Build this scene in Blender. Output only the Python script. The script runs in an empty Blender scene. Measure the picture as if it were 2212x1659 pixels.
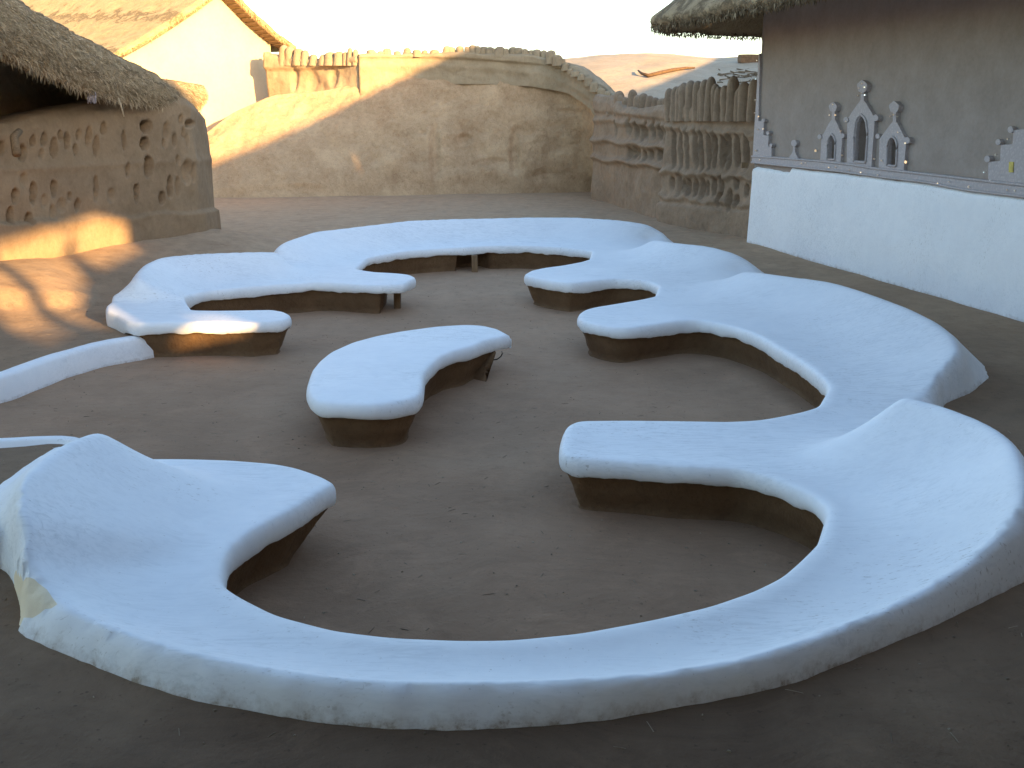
import bpy, math, random
import numpy as np
from mathutils import Vector, noise as mn
from mathutils.geometry import delaunay_2d_cdt
rnd = random.Random(7)
nr = np.random.RandomState(5)
R = math.radians
SC = bpy.context.scene
COL = SC.collection
# ------------------------------------------------------------------ camera, sky, sun, exposure
F = 2208.; CX, CY = 1106., 829.5; PIT = math.atan((829.5 - 230) / F); H = 2.4
cp, sp = math.cos(PIT), math.sin(PIT)
cam = bpy.data.cameras.new("camera"); cam_o = bpy.data.objects.new("camera", cam); COL.objects.link(cam_o)
cam_o.location = (0, 0, H); cam_o.rotation_euler = (math.pi / 2 - PIT, 0, 0)
cam.sensor_width = 36; cam.lens = 36 * F / 2212; cam.clip_start = .05; cam.clip_end = 3000
SC.camera = cam_o
SUN_EL, SUN_AZ = R(12.0), R(40.0)      # travels towards -x +y : azimuth is how far left of straight ahead it goes
Ld = Vector((-math.sin(SUN_AZ) * math.cos(SUN_EL), math.cos(SUN_AZ) * math.cos(SUN_EL), -math.sin(SUN_EL)))
sun = bpy.data.lights.new("sun", 'SUN'); sun.energy = 5.0; sun.angle = R(.9); sun.color = (1, .64, .27)
sun_o = bpy.data.objects.new("sun", sun); COL.objects.link(sun_o)
sun_o.rotation_euler = Ld.to_track_quat('-Z', 'Y').to_euler(); sun_o.location = (20, -20, 12)
W = bpy.data.worlds.new("World"); SC.world = W; W.use_nodes = True
wn = W.node_tree; wn.nodes.clear()
sk = wn.nodes.new('ShaderNodeTexSky'); sk.sky_type = 'NISHITA'; sk.sun_disc = False
sk.sun_elevation = SUN_EL; sk.sun_rotation = math.atan2(-Ld.x, -Ld.y)   # towards the sun
sk.dust_density = .7; sk.air_density = 1.0; sk.ozone_density = 1.2
bg = wn.nodes.new('ShaderNodeBackground'); bg.inputs[1].default_value = .15
wo = wn.nodes.new('ShaderNodeOutputWorld')
wn.links.new(sk.outputs[0], bg.inputs[0]); wn.links.new(bg.outputs[0], wo.inputs[0])
SC.view_settings.view_transform = 'Standard'; SC.view_settings.look = 'None'; SC.view_settings.gamma = 1
SC.view_settings.exposure = 2.0
# ------------------------------------------------------------------ projection helpers (trace a pixel onto a real plane)
def ray(px, py):
    a = (px - CX) / F; b = -(py - CY) / F
    return np.array([a, cp + b * sp, -sp + b * cp])
def U(px, py, z):
    r = ray(px, py); t = (z - H) / r[2]; return np.array([r[0] * t, r[1] * t, z])
def D(px, py, y):
    r = ray(px, py); t = y / r[1]; return np.array([r[0] * t, y, H + r[2] * t])
def PX(x, y, z):
    dz = z - H; dep = y * cp - dz * sp; up = y * sp + dz * cp
    return CX + F * x / dep, CY - F * up / dep
def sstep(t):
    t = np.clip(t, 0, 1); return t * t * (3 - 2 * t)
def zg(x, y): return .2 + .1 * sstep((7.5 - y) / 3.5)
def G(px, py):
    z = .25
    for _ in range(8):
        p = U(px, py, z); z = float(zg(p[0], p[1]))
    return U(px, py, z)
def n1(v, s=1.0, seed=0.0): return mn.noise(Vector((v[0] * s + seed, v[1] * s + seed * .7, (v[2] if len(v) > 2 else 0) * s)))
def fbm(v, s, seed=0, o=3):
    a = 0; k = 1.
    for i in range(o): a += n1(v, s, seed + i * 9) * k; s *= 2.1; k *= .5
    return a
# ------------------------------------------------------------------ object helpers
def tag(o, label=None, cat=None, group=None, kind=None):
    if label: o['label'] = label
    if cat: o['category'] = cat
    if group: o['group'] = group
    if kind: o['kind'] = kind
    return o
def empty(name, loc, label, cat, group=None):
    o = bpy.data.objects.new(name, None); COL.objects.link(o); o.location = loc
    return tag(o, label, cat, group)
def mesh(name, V, Fc, mat=None, parent=None, smooth=True, normals=None):
    me = bpy.data.meshes.new(name)
    V = np.asarray(V, float)
    if parent is not None: V = V - np.array(parent['_loc'] if '_loc' in parent else parent.location)
    me.from_pydata([tuple(map(float, v)) for v in V], [], [tuple(int(i) for i in f) for f in Fc])
    if smooth: me.polygons.foreach_set('use_smooth', [True] * len(me.polygons))
    if normals is not None: me.normals_split_custom_set_from_vertices([tuple(map(float, n)) for n in normals])
    if mat: me.materials.append(mat)
    me.update()
    o = bpy.data.objects.new(name, me); COL.objects.link(o)
    if parent is not None: o.parent = parent
    return o
def attr(o, name, vals):
    a = o.data.attributes.new(name, 'FLOAT', 'POINT'); a.data.foreach_set('value', np.asarray(vals, np.float32))
def grid_faces(nu, nv, closed=False):
    f = []
    for i in range(nu if closed else nu - 1):
        for j in range(nv - 1):
            a = i * nv + j; b = ((i + 1) % nu) * nv + j
            f.append((a, b, b + 1, a + 1))
    return f
def inpoly(P, poly):
    P = np.asarray(P); poly = np.asarray(poly); x, y = P[:, 0], P[:, 1]; c = np.zeros(len(P), bool)
    n = len(poly)
    for i in range(n):
        x1, y1 = poly[i - 1]; x2, y2 = poly[i]
        if y1 == y2: continue
        m = ((y1 > y) != (y2 > y)) & (x < (x2 - x1) * (y - y1) / (y2 - y1) + x1); c ^= m
    return c
def dist(P, L, closed=False, vals=None):
    P = np.asarray(P, float)[:, :2]; L = np.asarray(L, float); A = L[:, :2]
    B = np.roll(A, -1, 0) if closed else A[1:]
    A2 = A if closed else A[:-1]
    best = np.full(len(P), 1e9); val = np.zeros(len(P)); par = np.zeros(len(P))
    for i in range(len(A2)):
        a, b = A2[i], B[i]; d = b - a; l2 = max(1e-12, d @ d)
        t = np.clip(((P - a) @ d) / l2, 0, 1)
        q = P - (a + t[:, None] * d); dd = np.hypot(q[:, 0], q[:, 1])
        m = dd < best; best[m] = dd[m]; par[m] = i + t[m]
        if vals is not None:
            j = (i + 1) % len(vals); val[m] = vals[i] * (1 - t[m]) + vals[j] * t[m]
    return (best, val, par) if vals is not None else best
def resample(L, step, sigma=0., closed=False):
    L = np.asarray(L, float)
    if closed: L = np.vstack([L, L[:1]])
    s = np.concatenate([[0], np.cumsum(np.hypot(*(np.diff(L[:, :2], axis=0).T)))])
    n = max(3, int(round(s[-1] / step)) + 1); t = np.linspace(0, s[-1], n)
    Q = np.stack([np.interp(t, s, L[:, k]) for k in range(L.shape[1])], 1)
    if closed: Q = Q[:-1]
    if sigma > 0:
        k = int(3 * sigma / step) + 1; w = np.exp(-.5 * (np.arange(-k, k + 1) * step / sigma) ** 2); w /= w.sum()
        if closed: E_ = np.vstack([Q[-k:], Q, Q[:k]])
        else: E_ = np.vstack([2 * Q[0] - Q[k:0:-1], Q, 2 * Q[-1] - Q[-2:-k - 2:-1]])
        Q = np.stack([np.convolve(E_[:, j], w, 'valid') for j in range(Q.shape[1])], 1)
    return Q
def normals2(Q, closed=False):
    if closed: T = np.roll(Q, -1, 0) - np.roll(Q, 1, 0)
    else: T = np.gradient(Q, axis=0)
    T = T[:, :2]; T /= np.maximum(1e-9, np.hypot(T[:, 0], T[:, 1]))[:, None]
    return np.stack([-T[:, 1], T[:, 0]], 1)     # left-hand side
def cdt(pts, edges):
    r = delaunay_2d_cdt([Vector((float(p[0]), float(p[1]))) for p in pts], edges, [], 0, 1e-5)
    return np.array([tuple(v) for v in r[0]]), [tuple(f) for f in r[2]]
def loop_edges(i0, n, closed=True): return [(i0 + i, i0 + (i + 1) % n) for i in range(n if closed else n - 1)]
def vnormals(V, Fc):
    V = np.asarray(V); F3 = np.array([f[:3] for f in Fc]); N = np.zeros_like(V)
    fn = np.cross(V[F3[:, 1]] - V[F3[:, 0]], V[F3[:, 2]] - V[F3[:, 0]])
    if len(Fc[0]) == 4:
        F4 = np.array(Fc)
        for k in range(4): np.add.at(N, F4[:, k], fn)
    else:
        for k in range(3): np.add.at(N, F3[:, k], fn)
    return N / np.maximum(1e-12, np.linalg.norm(N, axis=1))[:, None]
# ------------------------------------------------------------------ materials
class NT:
    def __init__(s, name, rough=.9):
        s.m = bpy.data.materials.new(name); s.m.use_nodes = True; s.t = s.m.node_tree; s.b = s.t.nodes['Principled BSDF']
        s.b.inputs['Roughness'].default_value = rough; s.b.inputs['Specular IOR Level'].default_value = .25
        s.tc = s.t.nodes.new('ShaderNodeTexCoord')
    def n(s, ty, **k):
        o = s.t.nodes.new(ty)
        for a, b in k.items(): setattr(o, a, b)
        return o
    def l(s, a, b): s.t.links.new(a, b)
    def map(s, scale=(1, 1, 1), rot=(0, 0, 0)):
        m = s.n('ShaderNodeMapping'); m.inputs['Scale'].default_value = scale; m.inputs['Rotation'].default_value = rot
        s.l(s.tc.outputs['Object'], m.inputs['Vector']); return m.outputs[0]
    def noise(s, sc, vec=None, det=4, rough=.6, dist=0):
        o = s.n('ShaderNodeTexNoise'); o.inputs['Scale'].default_value = sc; o.inputs['Detail'].default_value = det
        o.inputs['Roughness'].default_value = rough; o.inputs['Distortion'].default_value = dist
        s.l(vec if vec is not None else s.tc.outputs['Object'], o.inputs['Vector']); return o.outputs[0]
    def ramp(s, fac, stops):
        r = s.n('ShaderNodeValToRGB'); e = r.color_ramp.elements
        while len(e) < len(stops): e.new(.5)
        for i, (p, c) in enumerate(stops): e[i].position = p; e[i].color = (c if len(c) == 4 else (*c, 1))
        s.l(fac, r.inputs[0]); return r.outputs[0]
    def mix(s, fac, a, b, mode='MIX'):
        m = s.n('ShaderNodeMix', data_type='RGBA', blend_type=mode)
        for i, v in ((0, fac), (6, a), (7, b)):
            if hasattr(v, 'is_linked'): s.l(v, m.inputs[i])
            else: m.inputs[i].default_value = v if not isinstance(v, tuple) or len(v) == 4 else (*v, 1)
        return m.outputs[2]
    def math(s, op, a, b=0):
        m = s.n('ShaderNodeMath', operation=op)
        for i, v in ((0, a), (1, b)):
            if hasattr(v, 'is_linked'): s.l(v, m.inputs[i])
            else: m.inputs[i].default_value = v
        return m.outputs[0]
    def bump(s, hts):
        prev = None
        for h, st, d in hts:
            b = s.n('ShaderNodeBump'); b.inputs['Strength'].default_value = st; b.inputs['Distance'].default_value = d
            s.l(h, b.inputs['Height'])
            if prev: s.l(prev, b.inputs['Normal'])
            prev = b.outputs[0]
        s.l(prev, s.b.inputs['Normal'])
    def col(s, c): s.l(c, s.b.inputs['Base Color'])
def g3(v): return (v, v, v)
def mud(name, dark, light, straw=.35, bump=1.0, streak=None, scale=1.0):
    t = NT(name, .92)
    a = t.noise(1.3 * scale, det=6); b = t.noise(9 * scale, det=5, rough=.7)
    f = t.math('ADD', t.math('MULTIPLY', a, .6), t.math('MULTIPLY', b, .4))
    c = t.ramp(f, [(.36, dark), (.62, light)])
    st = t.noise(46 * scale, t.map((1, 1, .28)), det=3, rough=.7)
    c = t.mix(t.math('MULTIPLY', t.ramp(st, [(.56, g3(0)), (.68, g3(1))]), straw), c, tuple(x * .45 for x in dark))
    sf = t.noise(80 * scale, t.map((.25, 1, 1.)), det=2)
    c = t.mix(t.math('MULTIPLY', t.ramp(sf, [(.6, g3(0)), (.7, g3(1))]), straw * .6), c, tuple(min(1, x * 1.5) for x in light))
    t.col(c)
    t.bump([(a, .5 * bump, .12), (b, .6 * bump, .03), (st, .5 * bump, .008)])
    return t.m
def ground_mat(name, dark, light, far_col=None):
    t = NT(name, .9)
    a = t.noise(.7, det=5); b = t.noise(5, det=5, rough=.7)
    c = t.ramp(t.math('ADD', t.math('MULTIPLY', a, .55), t.math('MULTIPLY', b, .45)), [(.36, dark), (.64, light)])
    # hand-smeared arcs: a stretched noise laid in rings around several points
    w = t.n('ShaderNodeTexNoise'); w.inputs['Scale'].default_value = .8
    t.l(t.tc.outputs['Object'], w.inputs['Vector'])
    vm = t.n('ShaderNodeVectorMath', operation='MULTIPLY_ADD'); t.l(w.outputs[1], vm.inputs[0]); vm.inputs[1].default_value = (1.6, 1.6, 0); t.l(t.map(), vm.inputs[2])
    mp = t.n('ShaderNodeMapping'); mp.inputs['Scale'].default_value = (3.0, 17, 1); t.l(vm.outputs[0], mp.inputs['Vector'])
    s1 = t.noise(1.0, mp.outputs[0], det=4, rough=.65)
    c = t.mix(t.math('MULTIPLY', t.ramp(s1, [(.50, g3(0)), (.72, g3(1))]), .3), c, tuple(x * .62 for x in dark))
    c = t.mix(t.math('MULTIPLY', t.ramp(s1, [(.28, g3(1)), (.44, g3(0))]), .22), c, tuple(min(1, x * 1.25) for x in light))
    sx = t.n('ShaderNodeSeparateXYZ'); t.l(t.tc.outputs['Object'], sx.inputs[0])
    far_f = t.math('ADD', t.math('MULTIPLY', sx.outputs[1], 1 / 22.), t.math('MULTIPLY', t.math('SUBTRACT', a, .5), .5))
    c = t.mix(t.ramp(far_f, [(.10, g3(0)), (.72, g3(1))]), c, far_col if far_col else c)  # blends to a paler colour with distance along y
    c = t.mix(t.math('MULTIPLY', t.ramp(b, [(.4, g3(0)), (.7, g3(1))]), .25), c, tuple(x * .6 for x in dark))
    wr = t.noise(1.9, det=7, rough=.75, dist=.6); c = t.mix(t.math('MULTIPLY', t.ramp(wr, [(.50, g3(0)), (.66, g3(1))]), .38), c, tuple(min(1, x * 1.35) for x in light))
    cr = t.noise(7, det=8, rough=.8, dist=.4); c = t.mix(t.math('MULTIPLY', t.ramp(cr, [(.55, g3(0)), (.70, g3(1))]), .3), c, tuple(x * .55 for x in dark))
    sp_ = t.noise(38, det=2); c = t.mix(t.math('MULTIPLY', t.ramp(sp_, [(.66, g3(0)), (.74, g3(1))]), .5), c, tuple(x * .5 for x in dark))
    t.col(c); t.bump([(a, .35, .15), (b, .5, .025), (s1, .35, .01), (cr, .5, .012), (sp_, .3, .006)])
    return t.m
M_floor = ground_mat('floor_mud', (.21, .122, .070), (.315, .188, .112), (.45, .295, .185, 1))
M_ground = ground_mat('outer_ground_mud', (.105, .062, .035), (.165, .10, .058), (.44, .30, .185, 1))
def white_mat():
    t = NT('lime_wash', .62)
    a = t.noise(1.6, det=4); b = t.noise(6, t.map((1, 1, 1)), det=5, rough=.65, dist=1.2)
    c = t.ramp(t.math('ADD', t.math('MULTIPLY', a, .5), t.math('MULTIPLY', b, .5)), [(.34, (.81, .81, .81)), (.62, (.88, .875, .86))])
    st = t.noise(3.0, t.map((1.5, 9, 9), (0, 0, .6)), det=5, rough=.7, dist=1.5)
    lm = t.noise(.9, det=3)
    c = t.mix(t.math('MULTIPLY', t.ramp(st, [(.46, g3(0)), (.70, g3(1))]), t.ramp(lm, [(.42, g3(.1)), (.62, g3(.6))])), c, (.56, .565, .56, 1))
    spk = t.noise(55, det=2); c = t.mix(t.math('MULTIPLY', t.ramp(spk, [(.70, g3(0)), (.75, g3(1))]), .4), c, (.38, .34, .28, 1))
    sc_ = t.noise(26, t.map((1, 3, 1), (0, 0, .5)), det=3); msk = t.noise(1.1, det=2)
    f = t.math('MULTIPLY', t.ramp(sc_, [(.60, g3(0)), (.68, g3(1))]), t.ramp(msk, [(.52, g3(0)), (.64, g3(1))]))
    c = t.mix(t.math('MULTIPLY', f, .55), c, (.36, .32, .27, 1))
    at = t.n('ShaderNodeAttribute', attribute_name='edge')
    dn = t.noise(14, det=5, rough=.7)
    ed = t.math('ADD', at.outputs['Fac'], t.math('MULTIPLY', t.math('SUBTRACT', dn, .5), .16))
    c = t.mix(t.ramp(ed, [(.0, g3(.85)), (.02, g3(.35)), (.06, g3(0))]), c, (.30, .22, .15, 1))
    t.col(c); t.bump([(a, .08, .04), (b, .07, .006), (st, .10, .004)])
    return t.m
M_white = white_mat()
M_cream = mud('bare_plaster', (.80, .66, .46), (.86, .73, .52), .05, .4)
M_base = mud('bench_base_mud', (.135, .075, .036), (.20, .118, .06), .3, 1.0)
M_mound = mud('embankment_mud', (.34, .21, .115), (.52, .35, .205), .5, 1.3)
M_fence = mud('fence_mud', (.21, .142, .09), (.33, .232, .152), .25, .9)
M_hut = mud('hut_mud', (.22, .145, .082), (.32, .22, .13), .15, .7)
M_crest = mud('crest_wall_mud', (.28, .20, .12), (.38, .285, .18), .25, .9)
M_gable = mud('gable_plaster', (.52, .41, .26), (.57, .46, .30), .04, .2)
M_upper = mud('upper_wall_plaster', (.29, .235, .195), (.36, .295, .25), .12, .35, scale=2)
M_sand = mud('dune_sand', (.33, .255, .175), (.43, .345, .25), .3, 1.5, scale=.4)
def simple(name, c, rough=.7, metal=0, var=.25, sc=8, st=(1, 1, 1)):
    t = NT(name, rough); a = t.noise(sc, t.map(st), det=5)
    t.col(t.ramp(a, [(.35, tuple(x * (1 - var) for x in c)), (.65, tuple(min(1, x * (1 + var)) for x in c))])); t.b.inputs['Metallic'].default_value = metal
    t.bump([(a, .3, .01)]); return t.m
M_wood = simple('old_wood', (.20, .125, .065), .8, st=(6, 6, .6))
M_decor = None
def decor_mat():
    t = NT('relief_clay', .8); a = t.noise(60, det=3); b = t.n('ShaderNodeTexVoronoi'); b.inputs['Scale'].default_value = 28
    t.l(t.tc.outputs['Object'], b.inputs['Vector'])
    c = t.ramp(b.outputs[0], [(.1, (.52, .45, .42)), (.5, (.42, .36, .34))]); t.col(t.mix(t.math('MULTIPLY', a, .4), c, (.52, .47, .46, 1)))
    t.bump([(b.outputs[0], .4, .012), (a, .5, .006)]); return t.m
M_decor = decor_mat()
M_mirror = NT('mirror_glass', .3); M_mirror.b.inputs['Metallic'].default_value = 1; M_mirror.b.inputs['Base Color'].default_value = (.95, .9, .8, 1); M_mirror = M_mirror.m
def thatch_mat(name, dark, light):
    t = NT(name, .95); v = t.n('ShaderNodeAttribute', attribute_name='row')
    a = t.noise(3, det=6, rough=.7); b = t.noise(60, det=3, rough=.8)
    c = t.ramp(t.math('ADD', t.math('MULTIPLY', a, .5), t.math('MULTIPLY', b, .5)), [(.38, dark), (.62, light)])
    w = t.math('FRACT', t.math('ADD', v.outputs['Fac'], t.math('MULTIPLY', a, 1.3)))
    c = t.mix(t.ramp(w, [(0, g3(.85)), (.16, g3(0)), (.88, g3(0)), (1, g3(.85))]), c, tuple(x * .42 for x in dark))
    t.col(c); t.bump([(w, .5, .05), (a, .8, .08), (b, .9, .02)]); return t.m
M_thatch = thatch_mat('thatch', (.26, .18, .10), (.46, .345, .205))
M_thatch_gold = thatch_mat('thatch_dry', (.36, .25, .12), (.56, .42, .22))
def straw_mat(name, dark, light):
    t = NT(name, .85); g = t.n('ShaderNodeNewGeometry'); t.col(t.ramp(g.outputs['Random Per Island'], [(0, dark), (1, light)])); return t.m
M_straw = straw_mat('loose_straw', (.24, .18, .11), (.62, .49, .32))
# ------------------------------------------------------------------ traced plan of the bench
S = .37; ZB = .25
inner = """t 285 996;t 400 996;t 500 999;t 600 1007;t 650 1017;t 700 1035;t 725 1050;m 735 1068;b 719 1093;b 680 1117;b 646 1142;b 576 1178;b 528 1211;b 507 1232;b 493 1253;t 484 1270;t 524 1296;t 599 1334;t 724 1367;t 848 1382;t 998 1388;t 1104 1387;t 1254 1372;t 1404 1344;t 1530 1315;t 1625 1282;t 1685 1252;t 1725 1217;t 1765 1177;b 1782 1149;b 1765 1127;b 1741 1111;b 1679 1082;b 1631 1065;b 1583 1053;b 1545 1053;b 1487 1051;b 1430 1046;b 1358 1040;b 1248 1032;b 1214 1024;m 1208 1000;t 1209 960;t 1217 933;t 1229 920;t 1248 914;t 1344 913;t 1463 914;t 1569 916;t 1631 913;t 1669 907;t 1727 895;t 1765 883;b 1786 870;b 1778 855;b 1759 836;b 1740 820;b 1708 798;b 1682 782;b 1644 758;b 1628 749;b 1584 733;b 1536 722;b 1509 717;b 1473 718;b 1421 726;b 1363 735;b 1329 735;b 1290 729;b 1251 717;m 1246 697;t 1249 682;t 1259 674;t 1280 668;t 1329 660;t 1382 651;t 1413 644;b 1421 641;b 1408 633;b 1389 627;b 1363 625;b 1332 623;b 1303 625;b 1264 630;b 1233 633;b 1212 631;b 1173 625;b 1135 616;m 1131 604;t 1133 595;t 1145 588;t 1173 582;t 1212 577;t 1254 569;t 1272 563;b 1278 560;b 1259 558;b 1225 553;b 1173 549;b 1108 547;b 1056 548;b 993 552;b 941 555;b 875 560;b 836 567;b 797 575;t 770 584;t 784 587;t 810 591;t 849 593;t 883 596;t 892 599;m 899 610;b 898 622;b 886 627;b 873 636;b 857 636;b 805 638;b 771 636;b 732 633;b 680 631;b 641 635;b 602 636;b 538 641;b 486 647;b 444 651;b 423 658;b 401 669;t 416 674;t 469 675;t 538 674;t 590 673;t 618 678;m 631 695;b 630 709;b 618 717;b 541 724;b 469 721;b 382 722;b 298 724"""
def trace(s):
    out = []
    for e in s.split(';'):
        k, a, b = e.split(); out.append(U(float(a), float(b), {'t': .345, 'b': ZB, 'm': .30}[k])[:2])
    return np.array(out)
IN = trace(inner)
CR = {'BL': [(298, 602, .61), (297, 585, .64), (309, 566, .67), (347, 551, .68), (417, 544, .68), (521, 540, .68), (597, 541, .66)],
 'BB': [(600, 530, .62), (620, 517, .68), (680, 497, .7), (784, 485, .7), (888, 473, .7), (967, 470, .7), (1071, 468, .7), (1152, 466, .7), (1238, 466, .7), (1337, 472, .68), (1400, 482, .62), (1430, 496, .52), (1425, 508, .44), (1410, 515, .41)],
 'BR1': [(1415, 516, .58), (1457, 522, .62), (1525, 529, .62), (1585, 544, .58), (1612, 560, .5), (1622, 572, .44), (1610, 582, .40)],
 'BR2': [(1612, 585, .55), (1647, 587, .6), (1791, 607, .62), (1854, 625, .62), (1950, 660, .62), (2013, 692, .6), (2055, 725, .58), (2077, 760, .55), (2075, 790, .5), (2045, 823, .43), (1975, 847, .39)],
 'BR3': [(1957, 856, .72), (2038, 877, .72), (2134, 914, .71), (2182, 947, .70), (2206, 1010, .68), (2211, 1079, .64), (2190, 1150, .58), (2134, 1200, .53), (2062, 1250, .49), (1966, 1300, .465), (1855, 1347, .455), (1680, 1407, .45), (1515, 1447, .45), (1304, 1465, .45), (1104, 1473, .45), (848, 1475, .45), (699, 1464, .45), (549, 1441, .45), (399, 1407, .45), (299, 1377, .45), (200, 1337, .445), (130, 1312, .44)],
 'B2': [(200, 1337, .445), (130, 1305, .45), (100, 1270, .46), (66, 1232, .50), (35, 1194, .57), (14, 1159, .63), (9, 1114, .68), (21, 1072, .71), (52, 1031, .73), (104, 982, .73), (156, 950, .73), (201, 931, .72), (216, 931, .70)]}
CR = {k: np.array([U(*v) for v in L]) for k, L in CR.items()}
CRS = {k: resample(L, .08, .10) for k, L in CR.items()}
for k in CRS:
    CRS[k][0] = CR[k][0]; CRS[k][-1] = CR[k][-1]
def off(name, w, i0=0, i1=None):
    L = CR[name]; N = normals2(L); return [(L[i][:2] + N[i] * w) for i in range(len(L))][i0:i1]
GR = [G(*v)[:2] for v in [(271, 717), (250, 703), (229, 689), (239, 668), (257, 654), (285, 638)]]
GF = [G(*v)[:2] for v in [(2212, 1262), (2040, 1350), (1850, 1430), (1700, 1490), (1500, 1530), (1280, 1568), (1060, 1588), (900, 1588), (750, 1580), (600, 1555), (400, 1522), (190, 1448), (100, 1407), (60, 1393), (26, 1378), (40, 1350), (45, 1326), (33, 1274), (17, 1242), (0, 1229)]]
GE = [G(*v)[:2] for v in [(0, 1041), (69, 989), (139, 946)]]
OUT = [np.array(p) for p in [(-4.37, 11.15), (-4.38, 11.45), (-4.44, 11.85)]] + off('BL', .3, 3, 6) + [np.array((-3.35, 13.1))] + off('BB', .36, 1, 10) + [np.array(p) for p in [(2.55, 16.62), (2.78, 16.35), (2.72, 15.8), (2.5, 15.2), (2.52, 14.7), (2.75, 14.25), (3.1, 13.85), (3.4, 13.45), (3.5, 13.05), (3.35, 12.65), (3.12, 12.3), (3.2, 11.9), (3.5, 11.3), (3.85, 10.7), (4.02, 10.0), (4.14, 9.3), (4.2, 8.75), (4.02, 8.25), (3.65, 7.8), (3.32, 7.5), (3.15, 7.2), (3.1, 6.9), (3.15, 6.45), (3.15, 5.9), (3.08, 5.4), (2.98, 4.9), (2.78, 4.45)]] + GF + [np.array(p) for p in [(-2.72, 4.42), (-2.95, 4.85), (-3.05, 5.3)]] + GE[1:] + [np.array(p) for p in [(-2.9, 6.42), (-2.62, 6.3), (-2.42, 6.08)]]
IN = np.vstack([IN, U(276, 719, ZB)[:2], U(250, 704, ZB)[:2], [-4.19, 10.36], [-4.3, 10.65], [-4.34, 10.95]])
INs = resample(IN, .03, .045)
OUTs = resample(np.array(OUT), .05, .05)
# ------------------------------------------------------------------ slab builder (white top with rim, mud base below)
def slab_points(innerP, outerP, closed_inner, extra=None):
    """ returns mesh arrays for the top sheet: boundary rings + interior grid """
    loop = innerP if closed_inner else np.vstack([innerP, outerP])
    nin = len(innerP)
    area = .5 * np.sum(loop[:, 0] * np.roll(loop[:, 1], -1) - np.roll(loop[:, 0], -1) * loop[:, 1])
    N = normals2(innerP, closed_inner); s = 1 if area > 0 else -1     # left normal is inside for ccw
    pts = [loop]; 
    for o in (.012, .03, .055, .085):
        q = innerP + N * s * o
        d = dist(q, innerP, closed_inner); q = q[(d > o * .93) & inpoly(q, loop)]; pts.append(q)
    x0, y0 = loop.min(0); x1, y1 = loop.max(0)
    g = []
    y = y0
    while y < y1:
        st = .02 if y < 4.6 else (.028 if y < 7 else (.04 if y < 11 else .055))
        xs = np.arange(x0, x1, st) + (st / 2 if len(g) % 2 else 0)
        g.append(np.stack([xs, np.full(len(xs), y)], 1)); y += st * .87
    g = np.vstack(g); g = g[inpoly(g, loop)]
    g = g[dist(g, innerP, closed_inner) > .1]
    if not closed_inner: g = g[dist(g, outerP) > .02]
    ex_ed = []
    if extra is not None:
        No_r = normals2(outerP)
        for o in (.015, .035, .06, .09):
            q = outerP + (-No_r) * o; q = np.vstack([q, outerP + No_r * o]); q = q[inpoly(q, loop)]; q = q[(dist(q, outerP) > o * .93)]; q = q[dist(q, innerP) > .1]; q = q[q[:, 1] < 6.5]; pts.append(q)
        g = g[(dist(g, outerP) > .1) | (g[:, 1] > 6.5)]
        g = g[dist(g, extra) > .012]; pts.append(g); k0 = sum(len(p) for p in pts); pts.append(extra); ex_ed = loop_edges(k0, len(extra), False)
    else: pts.append(g)
    pts = np.vstack(pts)
    V, Fc = cdt(pts, loop_edges(0, len(loop)) + ex_ed)
    C = np.array([V[list(f)].mean(0) for f in Fc]); keep = inpoly(C, loop)
    Fc = [f if 1 else f for f, k in zip(Fc, keep) if k]
    Fc = [f if ((V[f[1]][0] - V[f[0]][0]) * (V[f[2]][1] - V[f[0]][1]) - (V[f[1]][1] - V[f[0]][1]) * (V[f[2]][0] - V[f[0]][0])) > 0 else f[::-1] for f in Fc]
    return loop, nin, s, V, Fc
def rim_and_base(innerP, closed, s, z_top_fn, jag, clips, niches=()):
    """ rim strip from the top edge down to the wavy lower edge, then the battered mud base """
    n = len(innerP); N = normals2(innerP, closed) * s
    arc = np.arange(n) * .03
    zb = ZB + np.array([jag * (fbm((a, 3.1), 1.6, 4) + .4 * n1((a, 0), 9, 2) + .15 * n1((a, 0), 31, 5)) for a in arc])
    zb = np.where((innerP[:, 0] < -3.75) & (innerP[:, 1] > 9.8), zb - .07 * sstep((-3.75 - innerP[:, 0]) / .25), zb)
    rim = []
    ztop = z_top_fn
    prof = [(0, 0), (-.003, .3), (-.002, .6), (.004, .85), (.012, 1.)]
    for (o, t) in prof: rim.append(np.column_stack([innerP + N * o, ztop * (1 - t) + zb * t]))
    rim = np.stack(rim, 1)
    bp = []
    for (o, t) in [(.012, 0), (.035, .03), (.05, .15), (.075, .4), (.105, .7), (.13, .92), (.12, 1.0), (.10, 1.06)]:
        q = innerP + N * o
        z = zb * (1 - t)
        for (a, b, d0, d1) in clips:      # cut off the cantilevered tips: line a->b, drop what lies left of it
            a = np.array(a); b = np.array(b); dd = b - a; L = np.hypot(*dd); nn = np.array([-dd[1], dd[0]]) / L
            k = d0 + d1 * t; sd = (q - a) @ nn + k
            near = (np.abs((q - a) @ (dd / L) - L / 2) < L / 2 + .3)
            m = (sd > 0) & near & (sd < 1.2); q[m] -= sd[m][:, None] * nn
        for (a, w, dep) in niches:
            u = np.hypot(*(innerP - np.array(a)).T); f = sstep((w - u) / .05) * (1 if .02 < t < 1.1 else 0)
            q = q + N * (f * dep)[:, None]
        wob = np.array([.012 * fbm((p[0], p[1], zz * 2), 3.5, 8) for p, zz in zip(q, z)])
        bp.append(np.column_stack([q + N * wob[:, None], z - (.02 if t > 1 else 0)]))
    return rim, np.stack(bp, 1)
def strip_faces(n, m, closed, flip):
    f = grid_faces(n, m, closed); return [q[::-1] for q in f] if flip else f
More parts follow.
